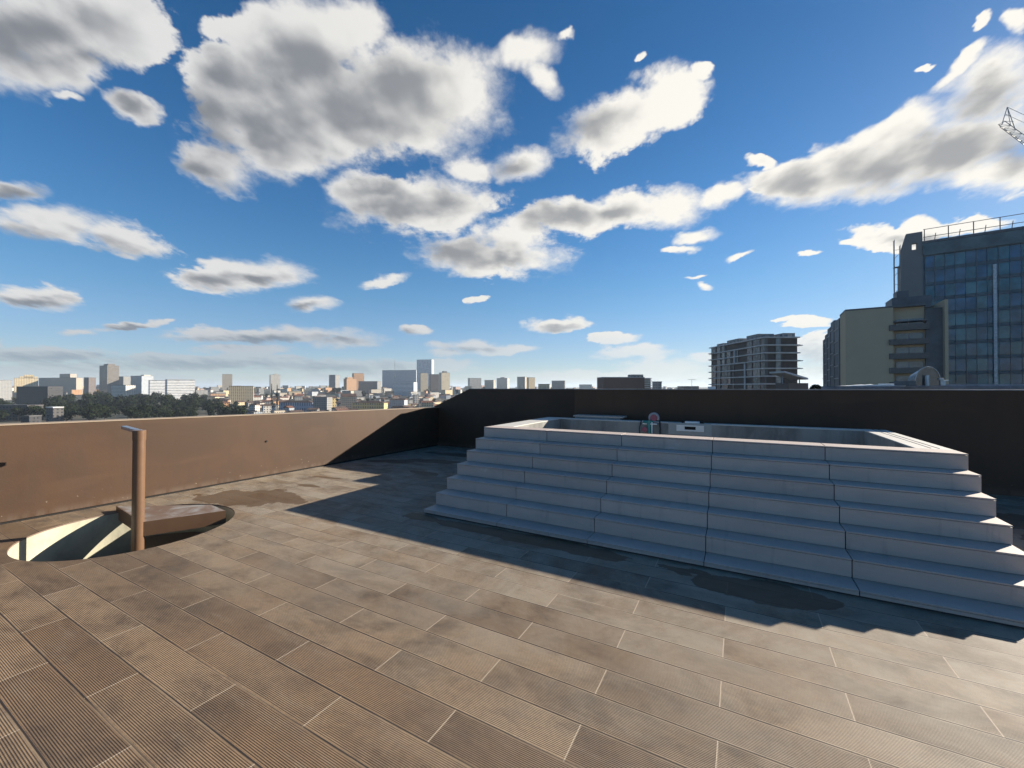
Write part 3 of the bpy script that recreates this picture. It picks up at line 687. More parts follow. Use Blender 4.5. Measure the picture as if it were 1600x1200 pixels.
F_orange = facade('orange_render', (0.62, 0.34, 0.16)); F_pink = facade('pink_render', (0.62, 0.42, 0.34)); F_beige = facade('beige_render', (0.50, 0.43, 0.33), bay=2.8)
F_blue = facade('blue_grey_render', (0.42, 0.45, 0.48), (0.10, 0.12, 0.14)); F_yellow = facade('yellow_render', (0.70, 0.52, 0.22), bay=3.4, storey=4.5, ww=0.35, wh=0.5)
F_dark = facade('dark_brick', (0.12, 0.085, 0.07)); F_shed = facade('cloud_shadow_shed_wall', (0.035, 0.035, 0.038), (0.012, 0.013, 0.016)); F_glassy = facade('pale_glass_wall', (0.55, 0.60, 0.65), (0.22, 0.26, 0.32), 2.0, 3.6, 0.8, 0.6)  # shed wall near black: cloud shadow over the valley painted into it
F_hotel = facade('striped_beige', (0.55, 0.47, 0.33), (0.10, 0.09, 0.08), 4.0, 3.0, 0.55, 0.55)
def topbox(x0, x1, y0, y1, hh, m_=None):
    def f(t, wd, dep, h): MB().box(x0*wd, x1*wd, y0*dep, y1*dep, h+0.7, h+0.7+hh).build('roof_box', m_ or F_grey, t)
    return f
def steps_top(lst, m_):
    def f(t, wd, dep, h):
        for (a, b, hh) in lst: MB().box(a*wd, b*wd, 0.1, dep-0.1, h+0.7, h+0.7+hh).build('upper_storey', m_, t)
    return f
R_ = radians
B = bld
B('apartment_block', 'dark grey flat block with rows of windows at the far left edge', 'building', -30, 20, 594, 900, 30, F_grey, R_(10))
B('apartment_block', 'sunlit cream apartment block with stepped roofline at far left of the skyline', 'building', 22, 60, 591, 1250, 16, F_cream, R_(-52), extras=steps_top([(-.30,.48,5),(-.1,.3,10)], F_cream))
B('apartment_block', 'long low beige residential row between the cream block and the brown tower', 'building', 60, 129, 590.5, 1300, 16, F_beige, R_(-14), extras=steps_top([(.06,.34,12)], F_beige))
B('apartment_block', 'dark brown block just left of the brown tower', 'building', 131, 150, 590, 1150, 20, F_dark, R_(-10))
B('tower_block', 'tall brownish grey tower with narrower top box, tallest on the left skyline', 'tower', 155, 186, 571.5, 1200, 26, F_tower, R_(-28), extras=topbox(-.26, .3, .2, .8, 5, F_tower))
B('apartment_block', 'grey block at the foot of the brown tower, on its right', 'building', 184, 206, 588.5, 1280, 24, F_grey, R_(-12))
B('office_building', 'blue grey office block left of the white ribbon windowed slabs', 'building', 204, 240, 587.5, 1220, 30, F_blue, R_(-20), extras=topbox(.2, .48, .2, .8, 3, F_white))
B('office_building', 'smaller white slab with ribbon windows, left of the larger one', 'building', 232, 262, 594.5, 980, 20, F_ribbon, R_(-48))
B('office_building', 'larger white slab with ribbon windows beside the dark trees', 'building', 258, 305, 593.5, 900, 22, F_ribbon, R_(-50))
B('apartment_block', 'small grey box building alone on the skyline right of the white slabs', 'building', 347, 363, 585, 1500, 20, F_beige, R_(-35))
B('apartment_block', 'cream three storey block in the trees beyond the parapet', 'building', 358, 397, 603.5, 820, 14, F_cream, R_(-30))
B('tower_block', 'slim white tower with two dark sides in the middle left of town', 'tower', 421, 438, 586, 1350, 18, F_white, R_(-40), extras=topbox(-.1, .3, .2, .8, 4, F_white))
B('apartment_block', 'dark blue grey block left of the orange buildings', 'building', 514, 531, 586, 1500, 26, F_grey, R_(-12))
B('apartment_block', 'bright orange sunlit apartment block at the centre of town', 'building', 537, 557, 592, 1250, 18, F_orange, R_(-50), extras=topbox(-.4, .2, .1, .9, 4, F_orange))
B('apartment_block', 'orange block behind with flat roof, right of the dark grey block', 'building', 550, 569, 583.5, 1600, 22, F_orange, R_(-38))
B('apartment_block', 'long olive grey building right of the orange blocks', 'building', 560, 596, 596, 1300, 22, F_grey, R_(-15))
B('hospital_building', 'very long grey blue building on the hill left of the white slab tower', 'building', 597, 656, 578.5, 1900, 40, F_blue, R_(-10))
B('tower_block', 'tall white and grey slab tower, highest point on the central skyline', 'tower', 651, 678, 562, 1850, 22, F_glassy, R_(-16))
B('apartment_block', 'olive beige pair of flats below the white slab tower, left one', 'building', 655, 669, 583, 1500, 14, F_hotel, R_(-35))
B('apartment_block', 'brown flats directly right of the white slab tower', 'building', 671, 686, 585, 1450, 14, F_dark, R_(-30))
B('tower_block', 'tan tower with a small roof box where the parapet meets the back wall', 'tower', 686, 703, 582.5, 1400, 16, F_hotel, R_(-40), extras=topbox(-.2, .2, .2, .8, 5, F_dark))
B('office_building', 'long white four storey building below the long grey blue one', 'building', 614, 652, 597.5, 1150, 16, F_ribbon, R_(-25))
B('apartment_block', 'white apartment block above the back wall, left end', 'building', 731, 752, 591, 1700, 20, F_white, R_(-30))
B('apartment_block', 'cream apartment block second from the left above the back wall', 'building', 757, 774, 594, 1600, 18, F_beige, R_(-20))
B('apartment_block', 'pale apartment block with roof box above the back wall, third from left', 'building', 776, 796, 591, 1650, 18, F_white, R_(-28), extras=topbox(-.2, .2, .2, .8, 3))
B('tower_block', 'beige tower standing above the middle of the back wall', 'tower', 808, 823, 589, 1300, 14, F_beige, R_(-25))
B('apartment_block', 'yellow stepped flats beside the beige tower', 'building', 822, 836, 590, 1350, 16, F_cream, R_(-35))
B('apartment_block', 'low cream block with flat top right of the yellow flats', 'building', 841, 860, 600.5, 700, 14, F_cream, R_(-10))
B('apartment_block', 'row of grey flats with dark trees at their foot above the back wall', 'building', 862, 884, 595, 1300, 16, F_grey, R_(-18))
B('apartment_block', 'distant pale block left of the red brown building', 'building', 905, 925, 601, 1500, 18, F_white, R_(-12))
B('apartment_block', 'small grey block just right of the red brown building', 'building', 1019, 1034, 597, 420, 8, F_grey, R_(12))
B('warehouse', 'low dark shed roof left of the balconied apartment building', 'building', 1058, 1092, 604.2, 500, 20, F_dark, 0)
B('warehouse', 'wide dark flat roofed hall in the shaded valley at far left', 'building', 26, 100, 604.5, 640, 24, F_shed, R_(5), roofm=M_tile3)
B('warehouse', 'long low shed with pale roof edge in the dark valley at far left', 'building', -20, 70, 634, 430, 16, F_shed, R_(4), roofm=M_tile3)
B('warehouse', 'small dark shed just above the left end of the parapet', 'building', 33, 66, 651, 330, 9, F_shed, R_(2))
B('shed', 'white roofed hut among the valley trees at left', 'building', 72, 100, 637, 400, 9, F_shed, R_(-20), roofm=mat('white_sheet_roof', (0.62, 0.62, 0.62), 0.5))
B('warehouse', 'white roofed low hall below the brown tower', 'building', 174, 212, 602, 860, 18, F_white, R_(-15))

def gable_roof(wd, dep, h, rh, ov=0.5, hip=False):
    m = MB(); a = wd/2+ov; y0 = -ov; y1 = dep+ov; ym = dep/2; e = (a*0.45 if hip else 0)
    v = [(-a, y0, h), (a, y0, h), (a, y1, h), (-a, y1, h), (-a+e, ym, h+rh), (a-e, ym, h+rh)]
    m.v = v; m.f = [(0, 1, 5, 4), (1, 2, 5), (2, 3, 4, 5), (3, 0, 4), (3, 2, 1, 0)]
    return m
def house(name, label, u, d, wd, dep, h, rz, wallm, roofm, rh, zg=None, group=None, hip=False):
    p = P2(u, d); zg = (ground_at(u, d)-2) if zg is None else zg
    t = thing(name, label, 'house', (p.x, p.y, zg), YAW + rz, group)
    MB().box(-wd/2, wd/2, 0, dep, 0, h+2).build('wall', wallm, t)
    if rh > 0.3: gable_roof(wd, dep, h+2, rh, hip=hip).build('roof', roofm, t)
    else: MB().box(-wd/2-0.2, wd/2+0.2, -0.2, dep+0.2, h+2, h+2.5).build('roof', roofm, t)
    LM.append((u, d, t)); return t
def hz(u, d, v): return zat(v, d) - ground_at(u, d)      # height that tops out at picture row v
house('row_house', 'long yellow building with a row of tall windows just above the parapet', 575, 560, 46, 12, hz(575,560,629.5), R_(-8), F_yellow, M_tile2, 2.5, hip=True)
house('row_house', 'blue grey arcaded building just above the parapet, long tiled roof', 462, 600, 52, 12, hz(462,600,629), R_(-6), facade('blue_arcade', (0.36, 0.42, 0.54), (0.05,0.06,0.09), 3.6, 9.0, 0.45, 0.6), M_tile2, 3, hip=True)
house('house', 'dark unlit grey building between the arcade and the yellow gable house', 500, 560, 20, 14, hz(500,560,621), R_(-5), F_grey, M_tile3, 0.2)
house('house', 'narrow sunlit yellow gable house beside the big brown roofed one', 521, 600, 8, 10, hz(521,600,622), R_(40), F_yellow, M_tile2, 2.5)
house('house', 'large brown roofed house right of the yellow gable house', 545, 640, 22, 16, hz(545,640,620), R_(24), F_beige, M_tile2, 5)
house('house', 'bright white gable house in the middle of the town', 467, 760, 13, 10, hz(467,760,619), R_(30), F_white, M_tile, 3)
house('house', 'white house end wall just above the parapet at left of the arcade', 418, 520, 9, 8, hz(418,520,634), R_(45), F_white, M_tile2, 2.0)
house('house', 'white and blue small house left of the white end wall', 394, 540, 9, 8, hz(394,540,633), R_(-12), F_white, M_tile2, 2.0)
house('house', 'pale blue house with white windows right of the long yellow building', 620, 620, 24, 12, hz(620,620,625), R_(-10), F_blue, M_tile2, 2.5)
house('house', 'cream house with clay roof near the corner where parapet meets back wall', 668, 560, 16, 10, hz(668,560,629), R_(20), F_cream, M_tile, 2.5)
house('house', 'tall white narrow house above the pale blue house', 651, 700, 8, 8, hz(651,700,617), R_(30), F_white, M_tile2, 0.2)

# ---- the mass of the town: every house its own object
wallset = [('white', F_white), ('cream', F_cream), ('beige', F_beige), ('grey', F_grey), ('pink', F_pink), ('white', F_white), ('orange', F_orange), ('blue grey', F_blue)]
roofset = [('clay roof', M_tile, 1), ('brown roof', M_tile2, 1), ('dark roof', M_tile3, 0.6), ('flat roof', M_flat, 0), ('brown roof', M_tile2, 1)]
zones = [(-99,130,'at far left'), (130,240,'below the brown tower'), (240,340,'by the white ribbon slabs'), (340,400,'near the cream block'), (400,450,'by the slim white tower'),
         (450,510,'beyond the blue arcade'), (510,570,'by the orange blocks'), (570,615,'past yellow row'), (615,655,'below the hospital'),
         (655,700,'below the white slab tower'), (700,760,'over the back wall end'), (760,840,'by the beige tower'), (840,940,'left of the brick building'), (940,1200,'left of the balconied flats')]
def zone(u):
    for a, b, s in zones:
        if a <= u < b: return s
    return zones[-1][2]
rt = random.Random(21); placed = [(u, d) for u, d, _ in LM]; gen = []
def clear(u, d, gap):
    for (a, b) in placed:
        dx = (u-800)/FP*d - (a-800)/FP*b
        if abs(dx) < gap and abs(d-b) < gap: return False
    return True
bands = [(470, 640, 385, 700, 42, 14), (640, 850, 330, 715, 75, 16), (850, 1150, 250, 720, 85, 20), (1150, 1600, 0, 740, 110, 22), (1600, 2300, -10, 1100, 150, 29)]
for (da, db, ua, ub, cnt, gap) in bands:
    k = tries = 0
    while k < cnt and tries < 4000:
        tries += 1
        d = rt.uniform(da, db); u = rt.uniform(ua, ub)
        if u < 330 and d < 1100: continue
        if not clear(u, d, gap): continue
        placed.append((u, d)); k += 1
        wn, wm = rt.choice(wallset); rn, rm, rf = rt.choice(roofset)
        rz = R_(rt.choice([40, 55, 30, 15, -12, 62, 48]) + rt.uniform(-6, 6))
        if d > 1000 and rt.random() < 0.42:
            wd = rt.uniform(14, 34); dep = rt.uniform(10, 16); h = rt.uniform(8, 19); nm = 'apartment_block'; sz = 'broad' if wd > 30 else 'compact'; rn, rm, rf = roofset[3]
        else:
            wd = rt.uniform(7, 18)*(1 if d < 900 else 1.15); dep = rt.uniform(8, 13); h = rt.uniform(4.5, 9.5); nm = 'house'; sz = 'long low' if wd > 17 else ('tall narrow' if h > 7 and wd < 12 else 'small')
        t = house(nm, None, u, d, wd, dep, h, rz, wm, rm, rf*rt.uniform(1.8, 3.2), group='houses and flats of the town')
        if nm == 'apartment_block': t['category'] = 'building'
        kind_ = 'flats' if nm == 'apartment_block' else 'house'
        gen.append((u, d, t, f'{sz} {wn} {kind_} with {rn} {zone(u)}'))
byl = {}
for q in gen: byl.setdefault(q[3], []).append(q)
for lab, qs in byl.items():
    qs.sort(key=lambda q: q[1])
    if len(qs) == 1: qs[0][2]['label'] = lab
    elif len(qs) == 2:
        qs[0][2]['label'] = lab + ', the nearer of two'; qs[1][2]['label'] = lab + ', the farther of two'
    else:
        qs.sort(key=lambda q: q[0])
        for n_, q in enumerate(qs):
            w_ = ['leftmost', 'second from left', 'third from left', 'fourth from left', 'fifth from left', 'sixth from left', 'seventh from left'][min(n_, 6)]
            q[2]['label'] = lab + ', ' + w_

# antenna mast, lamp posts
p = P2(617, 1850); t = thing('antenna_mast', 'thin dark mast rising beside the long grey blue building', 'mast', (p.x, p.y, zat(578, 1850)-40))
MB().tube((0,0,0), (0,0,40+16/FP*1850), 0.9, 8, 0.5).build('pole', F_grey, t); MB().tube((0,0,60), (0,0,64), 1.6, 8).build('collar', F_grey, t)
p = P2(1081, 190); t = thing('street_lamp', 'distant twin arm lamp post left of the balconied apartments', 'lamp', (p.x, p.y, zat(608, 190)-12), YAW)
MB().tube((0,0,0), (0,0,16.5), 0.12, 8, 0.08).build('pole', M_steel, t); MB().box(-1.2, 1.2, -.05, .05, 16.4, 16.55).build('arm', M_steel, t)
MB().box(-1.7, -1.0, -.15, .15, 16.3, 16.45).build('lamp_head', M_steel, t); MB().box(1.0, 1.7, -.15, .15, 16.3, 16.45).build('lamp_head', M_steel, t)
for (uu, vv, dd, lab) in [(380, 592, 700, 'left cypress of a pair near the slim white tower'), (433, 596, 720, 'right cypress of a pair near the slim white tower')]:
    pass

# ---- cypress pair (thin dark spires at u 424 / 433)
def cypress(u, d, v, label):
    p = P2(u, d); zg = ground_at(u, d)-1; h = zat(v, d)-zg
    t = thing('cypress_tree', label, 'tree', (p.x, p.y, zg), 0, 'pair of cypresses')
    r = random.Random(int(u)); m = MB()
    for _ in range(360):
        z = r.uniform(0.06, 1)*h; a = r.uniform(0, 2*pi); q = 1.5*sin(min(1, (1-z/h)*1.6)*pi/2)*r.uniform(.5, 1.05)
        c = Vector((q*cos(a), q*sin(a), z)); x = Vector((cos(a+1.3), sin(a+1.3), .3))*.5; y = Vector((0.1, 0, .9))
        m.quad(c-x, c-y*.5, c+x, c+y)
    m.build('crown', M_foliage, t); MB().tube((0,0,-1), (0,0,h*.5), .25, 6, .1).build('trunk', M_bark, t)
cypress(424.5, 640, 600, 'left one of two slim dark cypresses standing above the town roofs')
cypress(433, 640, 601, 'right one of two slim dark cypresses standing above the town roofs')

# ---- trees
tr = random.Random(5); n_t = 0; tl = []
def tree_region(cnt, ua, ub, da, db, smin, smax, kinds, zonef, gap):
    global n_t
    k = tries = 0
    while k < cnt and tries < 3000:
        tries += 1
        u = tr.uniform(ua, ub); d = tr.uniform(da, db)
        ok = all((((u-800)/FP*d - (a-800)/FP*b)**2 + (d-b)**2) > gap*gap for a, b, *_ in tl)
        ok = ok and clear(u, d, 7 if zonef == 'town' else 9)
        if not ok: continue
        k += 1; s = tr.uniform(smin, smax); i = tr.choice(kinds)
        tl.append((u, d, s, i, zonef))
tree_region(62, -40, 385, 400, 560, 0.85, 1.3, [0, 1, 2], 'valley', 9)
tree_region(60, 70, 350, 560, 800, 1.2, 1.8, [0, 1, 2], 'valley', 12)
tree_region(30, -40, 130, 400, 560, 0.8, 1.2, [0, 1, 2], 'valley', 9)
tree_region(22, -20, 110, 560, 900, 0.8, 1.2, [0, 2, 3], 'valley', 11)
tree_region(80, 330, 720, 480, 1000, 0.4, 0.8, [0, 1, 2, 3], 'town', 7)
tree_region(48, 300, 1090, 950, 1900, 0.9, 1.6, [0, 2, 3], 'hill', 16)
lab_c = {}
raw = []
for (u, d, s, i, zf) in tl:
    shape = ['broad dark tree', 'tall dark tree', 'spreading dark tree', 'olive green tree'][i]
    big = 'big ' if s > 1.05 else ''
    near = 'in front' if d < 480 else ('in the valley' if d < 620 else ('across the valley' if d < 900 else 'uphill'))
    raw.append((u, d, s, i, f'{big}{shape} {near} {zone(u)}'))
for r_ in raw: lab_c.setdefault(r_[4], []).append(r_)
for lab, qs in lab_c.items():
    qs.sort()
    for n_, (u, d, s, i, _l) in enumerate(qs):
        if len(qs) == 1: L_ = lab
        elif len(qs) == 2: L_ = lab + (', left one of two' if n_ == 0 else ', right one of two')
        else: L_ = lab + ', ' + ['leftmost', 'second from left', 'third from left', 'fourth from left', 'fifth from left', 'sixth from left', 'seventh from left', 'eighth from left', 'ninth from left', 'tenth from left'][min(n_, 9)]
        put_tree(i, u, d, s, tr.uniform(0, 6.28), L_)

# ------------------------------------------------------------------ red brown building above the back wall
p = P2(975, 330)
t = thing('brick_building', 'dark red brown windowless building with slatted pale end, above the back wall', 'building', (p.x, p.y, -34), YAW+R_(4))
hh = zat(590, 330)+34; wd = (1008-942)/FP*330
M_redb = stained('red_brown_cladding', (0.10, 0.05, 0.042), (0.08, 0.042, 0.036), 0.8, (0.1, 0.1, 0.1), 1.0, 4.0, 0.5)
MB().box(-wd/2, wd/2, 0, 18, 0, hh).build('wall', M_redb, t)
MB().box(-wd/2-0.1, wd/2+0.1, -0.1, 18.1, hh, hh+0.5).build('roof', mat('light_grey_trim', (0.38, 0.38, 0.39), 0.6), t)
MB().box(wd/2-10.3, wd/2-0.2, 2, 10, hh+0.5, hh+2.6).build('plant_room', F_grey, t)
for k in range(5):
    z = hh-0.6-k*1.75
    MB().box(wd/2+0.01, wd/2+6.2, 0.4, 17.6, z-0.7, z).build('balcony_slab', mat('pale_concrete', (0.56, 0.52, 0.46), 0.8, 0.1, 0.5), t)
MB().box(wd/2+0.01, wd/2+5.4, 0.9, 17.2, 0, hh-0.2).build('end_wall', mat('ochre_end_wall', (0.25, 0.2, 0.15), 0.8), t)  # darker ochre wall set back behind the slab edges

# ------------------------------------------------------------------ balconied apartment building (camera-aligned, 159 m away)
D1 = 159.0; L1 = (1195-800)/FP*D1
o1 = FW*D1 + RT*L1
ht = zat(526, D1)
t = thing('balconied_building', 'dark brown and glass apartment building with pale floor slabs, right of centre', 'building', (o1.x, o1.y, -34), YAW)
G0 = 34; HT = ht + G0
M_slab = mat('pale_floor_slab', (0.55, 0.53, 0.52), 0.7, 0.08, 0.6); M_dbr = mat('dark_brown_panel', (0.045, 0.032, 0.030), 0.6, 0.15, 0.5)
M_win = mat('window_glass', (0.10, 0.13, 0.15), 0.12, 0.3, 0.3, spec=0.9); M_win2 = mat('window_glass_curtained', (0.10, 0.135, 0.145), 0.2, 0.3, 0.5, spec=0.5)
M_frame = mat('grey_window_frame', (0.28, 0.29, 0.30), 0.5); M_dframe = mat('dark_window_frame', (0.09, 0.10, 0.105), 0.5)
wR = 54/FP*D1; dL = 44.0; ST = 3.02
MB().box(0.5, wR-0.3, 0.6, dL-0.4, 0, HT-0.4).build('wall', M_dbr, t)
nst = 8
for k in range(nst):
    z = HT - k*ST
    MB().box(-0.45, wR+0.2, -0.45, dL, z-0.45, z).build('floor_slab', M_slab, t)
    if k in (1, 3, 4, 6): MB().box(wR+0.2, wR+2.2, 1.0, 5.5, z-0.36, z-0.02).build('balcony', M_slab, t)
    MB().box(-1.1, -0.3, dL-5, dL-0.5, z-0.3, z+0.02).build('balcony', M_slab, t) if k > 0 else None
rw = random.Random(3)
for k in range(nst-1):
    z1 = HT-0.38-k*ST; z0 = z1-ST+0.38
    # left long side (normal -lat): bays along depth
    sh = 0 if k < 3 else 1
    bays = [(0.4, 3.0), (3.6, 8.2), (9.0, 12.5), (19.5+sh*4, 23), (25.5, 28.5), (30.5-sh*3, 33), (34.5, 37.5), (39, 42.5)]
    for (a, b) in bays:
        if rw.random() < 0.12: continue
        fr = MB(); fr.box(0.36, 0.49, a, b, z0+0.02, z1-0.02)
        f_ = fr.build('window', M_dframe, t)
        nn = max(1, int((b-a)/1.3)); pm_ = MB()
        for j in range(nn):
            aa = a+(b-a)*j/nn+0.06; bb2 = a+(b-a)*(j+1)/nn-0.06
            pm_.box(0.30, 0.355, aa, bb2, z0+0.1, z1-0.08)
        pm_.build('pane', rw.choice([M_win, M_win2, M_win2]), f_)
    for yy_ in ((13.5, 19.0), (4.5, 5.0)):
        pass
    fr = MB().box(4.6, 6.6, 0.47, 0.58, z0+0.02, z1-0.02).build('window', M_dframe, t)
    MB().box(4.7, 6.5, 0.40, 0.465, z0+0.1, z1-0.1).build('pane', M_win, fr)
    # corner glazing
    fr = MB().box(0.5, 1.5 if k < 5 else 0.9, 0.47, 0.58, z0+0.02, z1-0.02).build('window', M_dframe, t)
for (a, b, c, dd_, e) in [(1.0, 7.5, 6, 14, 1.9), (2.2, 8, 22, 32, 2.0), (8.5, wR-0.2, 2.0, 10, 1.7), (1.5, 6, 34, 40, 1.2)]:
    MB().box(a, b, c, dd_, HT+0.01, HT+e).build('roof_box', F_grey, t)
for yv in (21.2, 13.2):
    MB().box(-0.25, 0.2, yv, yv+0.7, HT-3*ST if yv > 20 else HT-6.9*ST, HT-ST-0.39 if yv > 20 else HT-3*ST-0.39).build('fin', M_slab, t)

# ------------------------------------------------------------------ beige block with balconies
def cl(l, d): q = RT*l + FW*d; return q
e = Vector((0.85, -0.527)); nrm_in = Vector((0.527, 0.85))
ang = math.atan2(e.y, e.x)
o2 = cl(75, 92); ht2 = zat(486, 92) + 34
t = thing('beige_building', 'beige rendered apartment building with dark balconies, in front of the glass tower', 'building', (o2.x, o2.y, -34), YAW+ang)
M_bei = stained('beige_wall_render', (0.48, 0.395, 0.27), (0.44, 0.36, 0.25), 0.85, (0.2, 0.2, 0.2), 1.0, 3.0, 0.5)
M_slate = mat('slate_blue_cladding', (0.10, 0.115, 0.13), 0.6, 0.15, 0.3)
Wd2 = 13.2
MB().box(0, 8.0, 0, 8, 0, ht2).build('wall', M_bei, t)
MB().box(8.0, Wd2, 1.4, 8, 0, ht2).build('wall', M_bei, t)
MB().box(Wd2, Wd2+2.6, 0.9, 8, 0, ht2-0.6).build('dark_bay', M_slate, t)
MB().box(Wd2+2.6, Wd2+3.1, -0.3, 8, 0, ht2+0.8).build('fin_wall', M_bei, t)
MB().box(-0.06, Wd2+0.02, -0.06, 8.06, ht2+0.001, ht2+0.35).build('roof', M_slate, t)
for k in range(8):
    z = zat(515.5, 88)+34 - k*3.05
    bl = MB(); bl.box(7.3, Wd2+0.3, -0.35, -0.28, z-0.2, z+1.0); bl.box(7.3, 7.37, -0.28, 1.39, z-0.2, z+1.0); bl.box(7.37, Wd2+0.3, -0.28, 1.39, z-0.2, z-0.02)
    bl.build('balcony', mat('dark_balcony_panel', (0.12, 0.115, 0.11), 0.6), t)
    wn = MB().box(8.6, Wd2-0.2, 1.30, 1.39, z+0.0, z+2.3).build('window', M_frame, t)
    MB().box(8.75, 10.6, 1.24, 1.295, z+0.1, z+2.2).build('pane', M_win, wn)
    MB().box(10.8, Wd2-0.35, 1.24, 1.295, z+0.1, z+2.2).build('pane', M_win, wn)
MB().box(8.0, Wd2+0.2, -0.2, 1.35, ht2-3.2, ht2-3.0).build('canopy', M_slate, t)
for j, (a, b, dh) in enumerate([(8.0, 16, -0.4), (16, 22, 0.2), (22, 28, -0.8), (28, 33, -2.0), (33, 37, -3.0)]):
    MB().box(-0.2-0.1*j, 10, a+0.01, b, 0, ht2+dh).build('side_wing', M_slate, t)
    for k in range(7):
        z = ht2+dh-2.2-k*3.05
        MB().box(-0.34-0.1*j, -0.205-0.1*j, a+0.3, b-0.3, z-0.22, z).build('sill_band', M_frame, t)
MB().box(9.0, 15.5, 6, 12, ht2+0.4, ht2+3.0).build('roof_box', M_slate, t)
MB().box(10.0, 12.0, 7, 10, ht2+3.0, ht2+4.6).build('roof_box', M_slate, t)

# ------------------------------------------------------------------ glass tower
o3 = cl(100.5, 100.0); e3 = Vector((0.811, -0.585)); ang3 = math.atan2(e3.y, e3.x)
t = thing('glass_tower', 'tall blue green glass office tower at the right edge with rooftop railing', 'tower', (o3.x, o3.y, -34), YAW+ang3)
ht3 = zat(380, 100)+34
M_gl = [mat('curtain_glass_%s' % n_, c, 0.08, 0.25, 0.25, spec=0.55) for n_, c in (('teal', (0.05, 0.17, 0.22)), ('blue', (0.04, 0.13, 0.23)), ('green', (0.07, 0.19, 0.22)), ('dusk', (0.07, 0.14, 0.21)))]
M_sp = mat('spandrel_blue', (0.06, 0.12, 0.17), 0.35, 0.15, 0.3); M_conc = stained('dark_concrete_core', (0.21, 0.205, 0.20), (0.18, 0.175, 0.17), 0.8, (0.2,0.2,0.2))
Wt = 34.0
MB().box(0, Wt, 0.25, 22, 0, ht3).build('wall', M_sp, t)
MB().box(-0.1, Wt, 0.0, 22, ht3+0.001, ht3+0.6).build('roof', M_slate, t)
rg = random.Random(9); nc = 10; cw = 17.0/nc; sh3 = 3.6
for r_ in range(9):
    z1 = ht3-3.4-r_*sh3; z0 = z1-sh3+0.9
    for c_ in range(nc):
        M_ = Matrix.Translation(Vector((0.4+c_*cw, 0.1, z0))) @ Matrix.Rotation(radians(rg.uniform(-0.5, 0.5)), 4, 'Z') @ Matrix.Rotation(radians(rg.uniform(-0.7, 0.7)), 4, 'X')
        MB().box(0.05, cw-0.05, -0.04, 0.04, 0, z1-z0, M_).build('glass_panel', rg.choice(M_gl), t)
m = MB()
for c_ in range(0, nc+1): m.box(0.4+c_*cw-0.03, 0.4+c_*cw+0.03, -0.05, 0.24, 0, ht3-3.0)
for r_ in range(11): z = ht3-3.0-r_*sh3; m.box(0.3, 17.5, -0.13, -0.121, z-0.14, z)
m.build('mullions', mat('blue_grey_mullion', (0.09, 0.13, 0.155), 0.4), t)
MB().box(0, 18.2, -0.3, 0.24, ht3-3.0+0.001, ht3-0.2).build('top_band', mat('dark_teal_band', (0.07, 0.125, 0.14), 0.35, 0.2, 0.3), t)
wx = 17.6
MB().box(11.4, 11.9, -0.5, -0.14, 0, ht3-7.2).build('white_pilaster', mat('pale_metal', (0.55, 0.58, 0.60), 0.5), t)
MB().box(17.6, Wt, -2.0, 0.24, 0, ht3+0.5).build('side_bay', M_slate, t)
# concrete core on the left with a cut corner and a square hole near the top
cw_ = 3.9; hc = ht3+3.0
m = MB(); m.box(-cw_, -0.01, 0, 5, 0, ht3-4.0)
prof = [(-cw_, ht3-4.0), (-0.01, ht3-4.0), (-0.01, hc), (-2.9, hc), (-cw_, ht3-1.0)]
# split round the hole (hole x -2.6..-1.5, z hc-4.2..hc-2.6)
def pr(poly): 
    n = len(poly); i = len(m.v); m.v.extend([(x, 0, z) for x, z in poly] + [(x, 1.2, z) for x, z in poly])
    m.f.append(tuple(i+k for k in range(n))); m.f.append(tuple(i+n+k for k in reversed(range(n))))
    for k in range(n): j = (k+1) % n; m.f.append((i+k, i+n+k, i+n+j, i+j))
pr([(-cw_, ht3-3.999), (-1.9, ht3-3.999), (-1.9, hc), (-2.9, hc), (-cw_, ht3-1.0)])
pr([(-1.0, ht3-3.999), (-0.01, ht3-3.999), (-0.01, hc), (-1.0, hc)])
pr([(-1.9, ht3-3.999), (-1.0, ht3-3.999), (-1.0, hc-4.2), (-1.9, hc-4.2)])
pr([(-1.9, hc-2.6), (-1.0, hc-2.6), (-1.0, hc), (-1.9, hc)])
m.build('concrete_core', M_conc, t)
m = MB(); zr = ht3+0.6
for k in range(9): m.tube((0.4+k*4.1, 0.4, zr), (0.4+k*4.1, 0.4, zr+2.9), 0.09, 6)
for zz in (1.0, 2.9): m.tube((0.2, 0.4, zr+zz), (Wt, 0.4, zr+zz), 0.07, 6)
m.build('railing', mat('brown_railing', (0.10, 0.08, 0.07), 0.6), t)
m = MB()
for k in range(5): m.tube((2.2+k*4.1, 0.6, zr), (2.4+k*4.1, 0.6, zr+1.7), 0.07, 6)
m.build('roof_bracket', MATS['brown_railing'], t)

# lattice ladder tower at the left of the concrete core
o4 = P2(1399, 104); t = thing('lattice_mast', 'slim steel lattice ladder tower against the left side of the glass tower', 'mast', (o4.x, o4.y, -34), YAW+ang3)
zt4 = zat(374, 104)+34; m = MB()
for (x, y) in ((0, 0), (1.1, 0), (0, 1.1), (1.1, 1.1)): m.tube((x, y, 0), (x, y, zt4 if x == 0 else zt4-1.5), 0.07, 6)
m.build('posts', M_frame, t); m = MB(); z = 0; k = 0
while z < zt4-2:
    m.tube((0, 0, z), (1.1, 0, z+ (1.5 if k % 2 else 0)), 0.05, 5); m.tube((1.1, 0, z), (2.6 if k % 3 == 0 else 1.1, 0.1, z), 0.05, 5); m.tube((0, 1.1, z), (0, 0, z), 0.05, 5)
    if k % 3 == 0: m.box(-0.15, 1.4, -0.1, 1.2, z, z+0.15)
    z += 2.2; k += 1
m.build('rungs', M_frame, t)

